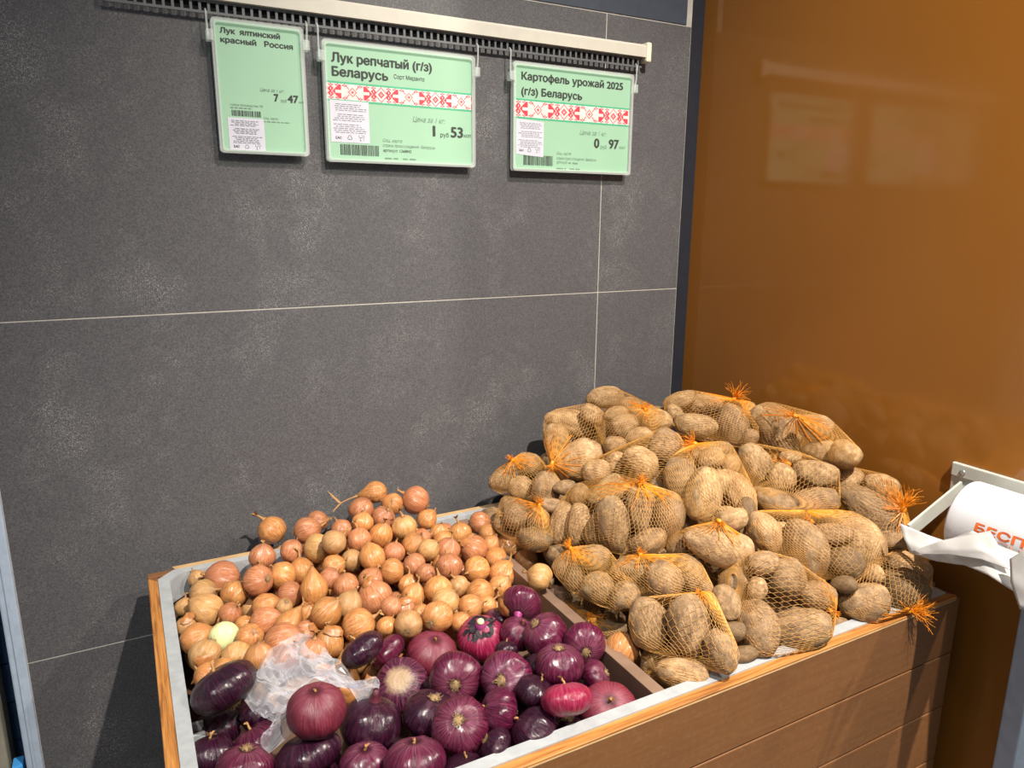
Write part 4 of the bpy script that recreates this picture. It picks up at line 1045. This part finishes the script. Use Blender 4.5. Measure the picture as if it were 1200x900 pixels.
# ---------------------------------------------------------------- build them
YG = 'yellow onions heaped in the crate'; RG = 'red onions in the front compartment'; PG = 'potatoes in the net bags'
YL = {'rim': ('round golden onion perched alone on the rear crate rim', None), 'peeled': ('peeled pale green onion lying among the yellow onions', None), 'long': ('yellow onion on top of heap with a long dry stem', None),
      'sprout': ('orange-skinned onion with a small green sprout near the net bags', None), 'divider': ('tan onion lying on top of the wooden divider', None), 'big': ('biggest reddish-brown onion of the heap with torn papery skin', None),
      'stray': ('stray golden onion lying among the potato bags', None), 'pear': ('pear-shaped yellow onion with a long drawn-out neck', YG)}
RL = {'torn': 'red onion with torn dark skin baring a pale bud', 'upturned': 'glossy purple onion lying stem down against the wooden divider', 'edge': 'bright crimson flat onion standing on its edge',
      'patch': 'large dark red onion with a peeled reddish patch by the front rim', 'cream': 'purple onion with a big worn cream patch', 'tilted': 'dark glossy purple onion standing edgewise behind the clear plastic bag',
      'neck': 'blackish purple onion with a short upright neck and worn skin', 'onbag': 'matte wine-red onion lying on the clear plastic bag', 'longdisc': 'dark purple flat onion lying tilted against the left crate rim'}
SK = {'y': 'yellow_onion', 'p': 'pink_onion', 't': 'tan_onion', 'w': 'peeled_onion'}
_mc = {}
def mesh_with(me, mat):
    k = (me.name, mat)
    if k not in _mc:
        c_ = me.copy(); c_.materials.clear(); c_.materials.append(MATS[mat]); _mc[k] = c_
    return _mc[k]
def place(o, it, size):
    o.matrix_world = Matrix.LocRotScale(it.p, it.rot.to_quaternion(), Vector(size))
def tint(o, lo=0.82, hi=1.12):
    v = rnd.uniform(lo, hi); o.color = (v * rnd.uniform(0.97, 1.04), v, v * rnd.uniform(0.93, 1.05), 1)
def part(name, me, parent): 
    c_ = new_obj(name, me); c_.parent = parent; return c_
def yellow_label(it):
    col = {'y': 'golden', 'p': 'reddish-brown', 't': 'dull tan', 'w': 'pale'}[it.skin]
    if it.sp == 'fill': return col + ' onion half buried under the yellow onion heap', 'buried yellow onions'
    size = 'small ' if it.size[0] < 0.0225 else 'plump ' if it.size[0] > 0.0315 else ''
    zax = it.rot.col[2]; back = -(it.p - CAM).normalized()
    pose = ('showing its root end' if zax.dot(back) < -0.45 else 'with neck pointing up' if zax.z > 0.6 else 'with neck pointing down' if zax.z < -0.35 else 'with neck to the tiled wall' if zax.y > 0.6 else 'lying on its side')
    x, y = it.p.x, it.p.y
    where = ('beside the divider' if x > 0.52 else 'against the left crate rim' if x < 0.10 else 'along the rear crate rim' if y > 1.245 else 'beside the red onions' if y < 1.0 else 'by the clear plastic bag' if (x < 0.3 and y < 1.06) else 'on the heap near the net bags' if x > 0.42 else 'high on the onion slope' if y > 1.16 else 'in mid heap' if x > 0.26 else 'low in the onion heap')
    return size + col + ' onion ' + pose + ' ' + where, YG
def red_label(it):
    col = {'purple': 'purple', 'dark': 'blackish purple', 'bright': 'crimson', 'matte': 'matte wine-red', 'cream': 'purple'}[it.skin]
    if it.sp == 'fill': return col + ' onion half buried under the red onions', 'buried red onions'
    zax = it.rot.col[2]; back = -(it.p - CAM).normalized(); k = zax.dot(back)
    size = 'small ' if it.size[0] < 0.026 else 'large ' if it.size[0] > 0.042 else ''
    pose = 'showing its tan root tuft' if k < -0.4 else 'with its stem end turned up' if zax.z > 0.6 else 'tipped on its edge'
    x, y = it.p.x, it.p.y
    where = ('by the wooden divider' if x > 0.47 else 'against the left crate rim' if x < 0.12 else 'along the front crate rim' if y < 0.72 else 'beside the yellow onions' if y > 0.88 else 'by the clear plastic bag' if x < 0.25 else 'behind other red onions' if y > 0.8 else 'among the red onions')
    return size + col + ' onion ' + pose + ' ' + where, RG
BSH = {'A': 'bag propped on the rear rim', 'B': 'bag between rear rim and divider', 'C': 'bag with long pale potatoes', 'D': 'topmost bag against grey tiles', 'E': 'bag in mid heap', 'F': 'large bag with upright oblong potatoes',
       'G': 'bag with the wide frayed gather', 'H': 'bag in the rear corner', 'J': 'bag leaning on the brown wall', 'K': 'bag above two touching ovals', 'L': 'bag by the brown wall', 'M': 'bag with the smooth potato', 'I': 'bag lying across the heap',
       'N': 'bag tied at the front rim', 'O': 'bag on the crate corner', 'P': 'bag hanging over the divider', 'Q': 'bag of round potatoes in front', 'R': 'bag beside the stray onion', 'S': 'bag behind the front rim', 'T': 'shaded bag beside the divider'}
def potato_label(it):
    col = {'t': 'tan', 'b': 'brown', 'k': 'dark brown'}[it.skin]
    if not it.bag: return col + ' potato wedged between the net bags', 'potatoes between the net bags'
    a, b_ = it.size[0], it.size[1]
    mates = sorted((i for i in items if i.kind == 'potato' and i.bag == it.bag), key=lambda i: -i.size[0] * i.size[1])
    shp = 'long' if a / b_ > 1.55 else 'oval' if a / b_ > 1.18 else 'round'
    k = mates.index(it); sz = 'smallest ' if k == len(mates) - 1 else ('biggest', 'second biggest', 'third biggest', 'fourth biggest', 'fifth biggest', 'sixth biggest', 'seventh biggest', 'eighth biggest')[k] + ' '
    return sz + shp + ' ' + col + ' potato in net ' + BSH[it.bag], PG
def build_yellow(it, detail=True):
    o = new_obj('yellow_onion' if it.skin != 'w' else 'peeled_onion', mesh_with(YB[it.vi], SK[it.skin])); r = it.size[0]
    place(o, it, (r, r, r)); tint(o, 0.76, 1.08)
    lab, grp = YL[it.sp] if it.sp in YL else yellow_label(it)
    tag(o, lab, 'onion', grp)
    if detail:
        c_ = part('stem', YLONG if it.sp == 'long' else YS[rnd.randrange(5)], o)
        if it.sp in ('pear',): c_.location.z = 0.45
        if it.sp in ('long',): c_.location.z = 0.35
        if it.skin == 'w': c_.scale = (0.7, 0.7, 0.6)
        part('root_tuft', YR[rnd.randrange(3)], o)
        if it.sp == 'sprout':
            bm = bmesh.new(); add_tube(bm, [(0.1, 0, 1.0), (0.16, 0.05, 1.3), (0.2, 0.1, 1.5)], [0.1, 0.09, 0.05], 8); part('sprout', bm_mesh(bm, 'sprout', True), o).data.materials.append(MATS['green_sprout'])
    return o
def build_red(it, detail=True):
    mat = 'red_onion_' + it.skin
    o = new_obj('red_onion', mesh_with(RB[it.vi], mat)); r = it.size[0]
    place(o, it, (r, r, r)); tint(o, 0.85, 1.15)
    lab = RL.get(it.sp); h = RH[it.vi]
    lab, grp = (lab, None) if lab else red_label(it)
    tag(o, lab, 'onion', grp)
    if detail:
        if it.sp == 'torn':
            bm = bmesh.new(); rs = random.Random(5)
            for k in range(7):            # ragged dark skin around the cavity
                a = rs.uniform(0, 2 * PI); wd = rs.uniform(0.25, 0.6); r1 = rs.uniform(0.62, 0.86)
                row = []
                for q in range(4):
                    aa = a + wd * q / 3
                    rin, rout = 0.45 + rs.uniform(-.05, .05), r1 * (1 - 0.25 * abs(q - 1.5) / 1.5) + rs.uniform(-.05, .05)
                    zo = h * math.sqrt(max(0.02, 1 - rout ** 2)) + rs.uniform(0.03, 0.14)
                    row.append((bm.verts.new((rin * math.cos(aa), rin * math.sin(aa), h * 0.93 + rs.uniform(0, .05))), bm.verts.new((rout * math.cos(aa), rout * math.sin(aa), zo))))
                for (p0, p1), (p2, p3) in zip(row, row[1:]): bm.faces.new((p0, p1, p3, p2))
            cv = bm.verts.new((0, 0, h * 1.04)); rg = []
            for k in range(30):
                a = 2 * PI * k / 30; rr_ = 0.54 + 0.26 * mnoise.noise(Vector((math.cos(a) * 1.6, math.sin(a) * 1.6, 4.2))) + rs.uniform(-.05, .05)
                rg.append(bm.verts.new((rr_ * math.cos(a), rr_ * math.sin(a), h * math.sqrt(max(0.05, 1 - rr_ ** 2)) + 0.1)))
            for k in range(30): bm.faces.new((cv, rg[k], rg[(k + 1) % 30]))
            part('torn_skin', mesh_with(bm_mesh(bm, 'torn_skin'), 'onion_cavity'), o)['label'] = 'ragged black torn skin around the bud'
            bm = bmesh.new(); add_tube(bm, [(0, 0, h * .85), (0, 0, h * 1.05), (0.02, 0, h * 1.3), (0.03, 0, h * 1.36)], [0.24, 0.24, 0.17, 0.1], 14)
            part('bud', mesh_with(bm_mesh(bm, 'bud', True), 'pink_stem'), o)
            bm = bmesh.new(); add_tube(bm, [(0.02, 0, h * 1.28), (0.03, 0, h * 1.42), (0.03, 0, h * 1.5)], [0.16, 0.15, 0.08], 14)
            part('bud_tip', mesh_with(bm_mesh(bm, 'bud_tip', True), 'pale_bud'), o)
        elif it.sp in ('upturned', 'neck'):
            bm = bmesh.new(); kz = 1.0 if it.sp == 'upturned' else 0.95
            add_tube(bm, [(0, 0, h * .8), (0, 0, h * 1.05), (0.05, 0.03, h * (1 + .35 * kz)), (0.1, 0.05, h * (1 + .6 * kz))], [0.3, 0.2, 0.13, 0.09], 12)
            part('stem', mesh_with(bm_mesh(bm, 'stem', True), 'pink_stem' if it.sp == 'upturned' else 'red_onion_matte'), o)
        else:
            part('stem', RS[rnd.randrange(3)], o).location.z = (h - 0.66) * 0.95
        if it.sp != 'cream':
            part('root_tuft', RRt[rnd.randrange(3)], o).location.z = -(h - 0.66) * 0.95
    return o
def build_potato(it):
    o = new_obj('potato', PMAT[{'t': 'potato_tan', 'b': 'potato_brown', 'k': 'potato_dark_shaded'}[it.skin]][it.vi])
    place(o, it, it.size); tint(o, 0.85, 1.15)
    lab, grp = potato_label(it); tag(o, lab, 'potato', grp)
    it.o = o
    return o

# lower layer that fills the gaps
FILL = []
def fill(kind, surf, x0, x1, y0, y1, step, r, depth, jit, builder, seed):
    rs = random.Random(seed); near = [i for i in items]
    y = y0; row = 0
    while y < y1:
        x = x0 + (step / 2 if row % 2 else 0)
        while x < x1:
            it = Item(); it.kind = kind
            rr_ = r * rs.uniform(0.88, 1.1)
            it.p = Vector((x + rs.uniform(-jit, jit), y + rs.uniform(-jit, jit), 0)); it.p.z = surf(it.p.x, it.p.y) - depth
            for _ in range(30):
                bad = max([(rr_ + sum(j.size) / 3) * 0.9 - (j.p - it.p).length for j in near] + [0])
                if bad <= 0.001: break
                it.p.z -= 0.004
            it.p.x = min(it.p.x, x1 + 0.01)
            if it.p.z > 0.672 + rr_ * 0.6:
                it.size = (rr_, rr_, rr_); it.sp = 'fill'; it.rot = frame(Vector((rs.gauss(0, 1), rs.gauss(0, 1), rs.gauss(0, 1))).normalized(), Vector((0.3, 0.2, 0.9)))
                builder(it, rs); near.append(it); FILL.append(it)
            x += step
        y += step * 0.87; row += 1
def fy(it, rs): it.skin = rs.choice('yypt'); it.vi = rs.randrange(5)
def fr(it, rs): it.skin = rs.choice(('purple', 'dark')); it.vi = rs.randrange(4); s_ = it.size[0]; it.size = (s_, s_, s_ * RH[it.vi])
def fp(it, rs):
    it.skin = rs.choice('bbt'); it.vi = rs.randrange(9); it.bag = None; s_ = it.size[0]; it.size = (s_ * 1.25, s_ * 0.95, s_ * 0.85)
fill('yellow', surf_yellow, 0.055, 0.56, 0.955, 1.29, 0.058, 0.027, 0.045, 0.006, fy, 1)
fill('red', surf_red, 0.065, 0.55, 0.69, 0.89, 0.085, 0.038, 0.055, 0.008, fr, 2)
fill('potato', surf_potato, 0.64, 1.14, 0.69, 1.29, 0.085, 0.036, 0.065, 0.01, fp, 3)

def relax(lst, iters=70):
    n = len(lst); P = np.array([i.p[:] for i in lst]); P0 = P.copy()
    S3 = np.array([i.size for i in lst]); RM = np.array([np.array(i.rot) for i in lst]); rm = S3.min(1)
    fl = np.array([i.sp == 'fill' if hasattr(i, 'sp') else False for i in lst]); lim = np.where(fl, 0.045, 0.0065)
    kd = np.array([i.kind for i in lst]); pot = kd == 'potato'
    gain = np.where(fl, 0.5, 0.35); bulk = np.where(pot, 1.04, 1.0)
    for _ in range(iters):
        D = P[None] - P[:, None]; dist = np.linalg.norm(D, axis=2) + np.eye(n)
        Dn = D / dist[..., None]; loc = np.einsum('iab,ija->ijb', RM, Dn)
        den = ((loc / S3[:, None, :]) ** 2).sum(2); den[den == 0] = 1e9
        reach = bulk[:, None] / np.sqrt(den)
        pen = reach + reach.T - dist; np.fill_diagonal(pen, 0); pen[pen < 0] = 0
        w_ = np.where(fl, 3.0, 1.0); share = w_[:, None] / (w_[:, None] + w_[None])
        P -= (Dn * (pen * share)[..., None]).sum(1) * gain[:, None]
        low = P[:, 2] < RZ + 0.3 * rm; r95 = rm * 0.97
        P[:, 0] = np.where(low, np.clip(P[:, 0], ix0 + r95, ix1 - r95), np.minimum(P[:, 0], SX - 0.003 - rm)); P[:, 1] = np.where(low, np.clip(P[:, 1], iy0 + r95, iy1 - r95), np.minimum(P[:, 1], WY - 0.01 - rm))
        ld = P[:, 2] < dz + 0.3 * rm
        P[:, 0] = np.where(ld & pot, np.maximum(P[:, 0], 0.597 + r95), np.where(ld & ~pot & (P0[:, 0] < 0.6), np.minimum(P[:, 0], 0.577 - r95), P[:, 0]))
        lm = P[:, 2] < dz - 0.05 + rm * 0.9
        P[:, 1] = np.where(lm & (kd == 'yellow') & fl, np.maximum(P[:, 1], 0.943 + r95), np.where(lm & (kd == 'red'), np.minimum(P[:, 1], 0.925 - r95), P[:, 1]))
        P[:, 2] = np.maximum(P[:, 2], 0.672 + rm)
        dv = P - P0; ln = np.linalg.norm(dv, axis=1); k = np.where(ln > lim, lim / np.maximum(ln, 1e-9), 1.0)
        P = P0 + dv * k[:, None]
    for it, p in zip(lst, P): it.p = Vector(p)
    return pen
relax(items + FILL)
for it in items:
    {'yellow': build_yellow, 'red': build_red, 'potato': build_potato}[it.kind](it)
for it in FILL:
    if it.kind == 'potato': build_potato(it)
    else: (build_yellow if it.kind == 'yellow' else build_red)(it, False)

# ---------------------------------------------------------------- orange net bags
def prisms(segs, radii, name):
    """three-sided thread for each segment, all in one mesh"""
    segs = np.asarray(segs, float); A, Bq = segs[:, 0], segs[:, 1]
    d = Bq - A; ln = np.linalg.norm(d, axis=1); ok = ln > 1e-6; A, Bq, d, ln = A[ok], Bq[ok], d[ok], ln[ok]
    d /= ln[:, None]; h = np.where(np.abs(d[:, 2:3]) < 0.9, np.array([[0, 0, 1.0]]), np.array([[1.0, 0, 0]]))
    x = np.cross(d, h); x /= np.linalg.norm(x, axis=1)[:, None]; y = np.cross(d, x)
    n = len(A); R3 = np.broadcast_to(np.asarray(radii, float).reshape(-1, 1) if np.ndim(radii) else np.full((1, 1), radii), (n, 1)) if not np.ndim(radii) else np.asarray(radii)[ok].reshape(-1, 1)
    V_ = np.empty((n, 6, 3))
    for k in range(3):
        a = 2 * PI * k / 3; o_ = (x * math.cos(a) + y * math.sin(a)) * R3
        V_[:, k] = A + o_; V_[:, 3 + k] = Bq + o_
    idx = np.arange(n)[:, None] * 6
    fc = np.concatenate([idx + np.array([[k, (k + 1) % 3, 3 + (k + 1) % 3, 3 + k]]) for k in range(3)], 0)
    me = bpy.data.meshes.new(name)
    me.vertices.add(n * 6); me.vertices.foreach_set('co', V_.ravel())
    me.loops.add(len(fc) * 4); me.loops.foreach_set('vertex_index', fc.ravel().astype(np.int32))
    me.polygons.add(len(fc)); me.polygons.foreach_set('loop_start', (np.arange(len(fc)) * 4).astype(np.int32)); me.polygons.foreach_set('loop_total', np.full(len(fc), 4, np.int32))
    me.update(calc_edges=True); me.shade_smooth()
    return me
def tuft_segs(p, d, size, rs, n=34):
    """loose thread ends fanning out of a knot"""
    segs = []; rad = []
    d = d.normalized(); sx = d.orthogonal().normalized(); sy = d.cross(sx)
    for _ in range(n):
        a = rs.uniform(0, 2 * PI); sp = rs.uniform(0.05, 0.65)
        v = (d + (sx * math.cos(a) + sy * math.sin(a)) * sp).normalized()
        L_ = size * rs.uniform(0.5, 1.15); q = p.copy(); cu = Vector((rs.uniform(-1, 1), rs.uniform(-1, 1), rs.uniform(-1.0, 0.4))) * 0.35
        for k in range(5):
            v = (v + cu * 0.35 + Vector((rs.uniform(-1, 1), rs.uniform(-1, 1), rs.uniform(-1, 1))) * 0.38).normalized()
            q2 = q + v * L_ / 5; segs.append((q[:], q2[:])); rad.append(0.00055 * (1 - 0.1 * k)); q = q2
    return segs, rad
for key, (lst, kn, lab) in B.items():
    mem = [i for i in items if i.kind == 'potato' and i.bag == key]
    rs = random.Random(key)
    cen = sum((i.p for i in mem), Vector()) / len(mem)
    low = min(i.p.z - min(i.size) for i in mem)
    bag = empty('net_bag', (cen.x, cen.y, low)); tag(bag, lab, 'net bag', 'orange net bags of potatoes')
    bm = bmesh.new()
    dg = None
    for i in mem:
        M_ = Matrix.LocRotScale(i.p, i.rot.to_quaternion(), Vector(i.size)); vs = i.o.data.vertices
        for v in list(vs)[::9]: bm.verts.new(M_ @ (v.co * 1.025))
    # where the knot sits: on the bag, along its line of sight
    kx, ky = kn[0](kn[1], kn[2]); kr = ray(kx, ky)
    tk = min(((i.p - CAM).length for i in mem), key=lambda t_: abs(t_ - (cen - CAM).length))
    best = min(mem, key=lambda i: (i.p - CAM - kr * (i.p - CAM).dot(kr)).length)
    kp = CAM + kr * ((best.p - CAM).dot(kr) - min(best.size) * 0.85)
    kd = axis_from(kr, kn[4], 15)
    bm.verts.new(kp)
    bmesh.ops.convex_hull(bm, input=bm.verts[:])
    hv = [v.co.copy() for v in bm.verts if v.link_faces]
    bvh = BVHTree.FromBMesh(bm); bm.free()
    Q = np.array([v[:] for v in hv]) - np.array(cen[:])
    ew, ev = np.linalg.eigh(Q.T @ Q / len(Q)); ew = np.sqrt(np.maximum(ew, (0.3 * math.sqrt(ew.max())) ** 2))
    AM = Matrix([list(r_) for r_ in (ev @ np.diag(ew / ew.max()) @ ev.T)]); AI = AM.inverted()
    pole = (kp - cen); pole = pole.normalized() if pole.length > 0.01 else -kr
    pole = (AI @ pole).normalized()
    sx = pole.orthogonal().normalized(); sy = pole.cross(sx)
    ext = sorted(np.abs(Q @ ev).max(0))
    Rm = math.sqrt((ext[2] ** 2 + ext[1] ** 2) / 2)
    ncol = int(max(40, 2 * PI * Rm / 0.0098)); nrow = int(max(16, PI * Rm / 0.0125))
    def on_net(d):
        d = (AM @ d).normalized(); h_ = bvh.ray_cast(cen, d, 2.0)
        return h_[0] + d * 0.0004 if h_[0] is not None else None
    node = {}
    def nd(i, j, half):
        k = (i % ncol, j, half)
        if k not in node:
            th = PI * (0.03 + 0.92 * (j + (0.62 if half else 0.0)) / nrow)
            ph = 2 * PI * (i + (0.5 if (j % 2) ^ 0 else 0.0)) / ncol
            ph += 0.02 * math.sin(5 * th + 3 * ph)
            d = pole * math.cos(th) + (sx * math.cos(ph) + sy * math.sin(ph)) * math.sin(th)
            node[k] = (on_net(d) or cen + d * 0.03) - bag.location
        return node[k]
    segs = []
    for j in range(nrow):
        for i in range(ncol):
            a, b_ = nd(i, j, False), nd(i, j, True)
            # short twisted leg, then two diagonals to the next row
            m_ = a.lerp(b_, 0.45); segs.append((a[:], m_[:]))
            if j < nrow - 1:
                o_ = 1 if j % 2 else 0
                for q in (nd(i + o_ - 1 + 0, j + 1, False), nd(i + o_, j + 1, False)):
                    segs.append((m_[:], q[:]))
    fine = []
    for a, b_ in segs:                       # lay long threads onto the bag
        a, b_ = Vector(a), Vector(b_)
        if (a - b_).length > 0.006:
            m_ = (a + b_) / 2 + bag.location; d = (m_ - cen).normalized(); h_ = bvh.ray_cast(cen, d, 2.0)
            if h_[0] is not None:
                m_ = h_[0] + d * 0.0004 - bag.location; fine += [(a[:], m_[:]), (m_[:], b_[:])]; continue
        fine.append((a[:], b_[:]))
    segs = fine
    net = new_obj('netting', prisms(segs, 0.00029, 'netting'), 'net_orange', bag); net['kind'] = 'stuff'
    kl = kp - bag.location
    bm = bmesh.new()
    s_ = 0.0042 * (0.7 + 0.3 * kn[3])
    add_tube(bm, [kl - kd * s_ * 1.2, kl - kd * s_ * 0.4, kl + kd * s_ * 0.5, kl + kd * s_ * 1.4], [s_ * 0.7, s_ * 1.0, s_ * 0.95, s_ * 0.5], 8)
    new_obj('knot', bm_mesh(bm, 'knot', True), 'tuft_orange', bag)
    segs, rad = tuft_segs(kl, kd, 0.022 * kn[3], rs, int(20 + 18 * kn[3]))
    # gathered threads running back from the knot over the bag
    for _ in range(int(22 * kn[3] + 10)):
        th0 = PI * 0.015; th1 = PI * rs.uniform(0.10, 0.24); ph = rs.uniform(0, 2 * PI); pv = None
        for k in range(7):
            th = th0 + (th1 - th0) * k / 6
            d = pole * math.cos(th) + (sx * math.cos(ph) + sy * math.sin(ph)) * math.sin(th)
            q = on_net(d)
            if q is None: break
            q = q + d * 0.0004 - bag.location
            if pv is not None: segs.append((pv[:], q[:])); rad.append(0.0006)
            pv = q
    tf = new_obj('tuft', prisms(segs, np.array(rad), 'tuft'), 'tuft_orange', bag); tf['kind'] = 'stuff'

# ---------------------------------------------------------------- clear plastic bag on the onions
pb = empty('plastic_bag', at_z(365, 815, 0.88)); tag(pb, 'crumpled clear plastic bag lying on the onions', 'plastic bag')
def crumple(name, outline, zc, lift, seed, nr=22, ns=84):
    pts = [at_z(*c3(x, y), z) for x, y, z in outline]; n = len(pts)
    cc = sum(pts, Vector()) / n; bm = bmesh.new(); rings = []
    off = Vector((seed * 3.3, seed, 0))
    for j in range(nr + 1):
        f_ = j / nr; ring = []
        for k in range(ns):
            t_ = k / ns * n; i0 = int(t_); p = pts[i0 % n].lerp(pts[(i0 + 1) % n], t_ - i0)
            q = cc.lerp(p, f_); q.z += lift * (1 - f_ ** 2.0)
            s_ = q * 23 + off
            rid = 1 - abs(mnoise.noise(s_)) * 2; rid2 = 1 - abs(mnoise.noise(s_ * 2.3 + off)) * 2
            q += Vector((mnoise.noise(s_ * 1.3) * 0.010, mnoise.noise(s_ * 1.3 + Vector((9, 9, 9))) * 0.010, rid * 0.017 + rid2 * 0.006 - 0.009))
            ring.append(bm.verts.new(q - pb.location))
            if j == 0: break
        rings.append(ring)
    for A, Bq in zip(rings[1:], rings[2:]):
        for k in range(ns): bm.faces.new((A[k], A[(k + 1) % ns], Bq[(k + 1) % ns], Bq[k]))
    for k in range(ns): bm.faces.new((rings[0][0], rings[1][k], rings[1][(k + 1) % ns]))
    me = bm_mesh(bm, name, False)
    return new_obj(name, me, 'clear_film', pb)
Z = 0.882
crumple('film_layer', [(470, 480, Z - .01), (540, 455, Z), (600, 350, Z), (690, 300, Z + .005), (790, 265, Z + .01), (860, 280, Z + .01), (950, 330, Z + .005), (985, 390, Z), (1080, 440, Z), (1190, 470, Z), (1195, 530, Z), (1080, 570, Z), (990, 520, Z), (930, 480, Z), (760, 540, Z), (715, 640, Z), (740, 740, Z - .01), (640, 845, Z - .02), (580, 800, Z - .02), (650, 690, Z - .01), (560, 660, Z - .015), (520, 590, Z - .015)], 0, 0.012, 1)
crumple('film_layer', [(500, 500, Z - .02), (620, 370, Z - .005), (720, 310, Z), (850, 300, Z), (940, 360, Z), (1000, 450, Z - .005), (1150, 490, Z - .01), (1100, 550, Z - .01), (960, 500, Z - .01), (780, 520, Z - .01), (690, 660, Z - .02), (560, 600, Z - .02)], 0, 0.004, 4)

# ---------------------------------------------------------------- loose papery onion skins
def skin_scrap(seed, w_, l_, curl):
    rs = random.Random(seed); bm = bmesh.new(); nu, nv = 7, 10; G = {}
    for j in range(nv):
        for i in range(nu):
            u, v = i / (nu - 1) - 0.5, j / (nv - 1) - 0.5
            wd = w_ * (1 - 1.1 * v * v * 2) * (1 + 0.25 * mnoise.noise(Vector((v * 6, seed, 0)))); a = u * curl
            p = Vector((math.sin(a) * wd / max(curl, 0.1) * 1.0, v * l_, (1 - math.cos(a)) * wd / max(curl, 0.1) * -1 - 0.25 * l_ * v * v * 4 * 0.5))
            p += Vector((mnoise.noise(p * 90 + Vector((seed, 0, 0))), mnoise.noise(p * 90 + Vector((0, seed, 0))), mnoise.noise(p * 120 + Vector((0, 0, seed))))) * 0.0025
            G[j, i] = bm.verts.new(p)
    for j in range(nv - 1):
        for i in range(nu - 1): bm.faces.new((G[j, i], G[j, i + 1], G[j + 1, i + 1], G[j + 1, i]))
    me = bm_mesh(bm, 'onion_skin', True); me.materials.append(MATS['onion_paper']); return me
simple('onion_paper', srgb(170, 112, 62), 0.4, var=0.2, scale=90)
SCR = [skin_scrap(k, 0.022, 0.036, 1.0) for k in range(4)]
for n_, (tl_, x, y, ang, where) in enumerate(((c1, 1005, 490, 80, 'among the yellow onions'), (c1, 760, 700, 20, 'among the yellow onions'), (c1, 235, 855, 10, 'among the yellow onions'), (c1, 845, 720, 170, 'among the yellow onions'),
      (c2, 445, 470, 70, 'among the yellow onions'), (c2, 590, 370, 60, 'among the yellow onions'), (c1, 160, 660, 60, 'among the yellow onions'), (c2, 760, 690, 110, 'between yellow and red onions'), (c3, 1020, 535, 140, 'on the red onions'), (c1, 770, 420, 330, 'among the yellow onions'), (c2, 300, 660, 20, 'among the yellow onions'))):
    px, py = tl_(x, y); r_ = ray(px, py)
    hit_ = bpy.context.scene.ray_cast(bpy.context.evaluated_depsgraph_get(), CAM + r_ * 0.2, r_)
    if not hit_[0]: continue
    o = new_obj('onion_skin', SCR[n_ % 4]); nz = (hit_[2] - r_ * 0.4).normalized()
    xa = axis_from(r_, ang, 0); ya = (xa - nz * xa.dot(nz)).normalized()
    o.matrix_world = Matrix.LocRotScale(hit_[1] + nz * 0.004, Matrix((ya.cross(nz), ya, nz)).transposed().to_quaternion(), Vector((1, 1, 1)) * rnd.uniform(0.6, 0.95))
    tag(o, 'loose papery scrap of onion skin ' + where, 'onion skin', 'scraps of onion skin')
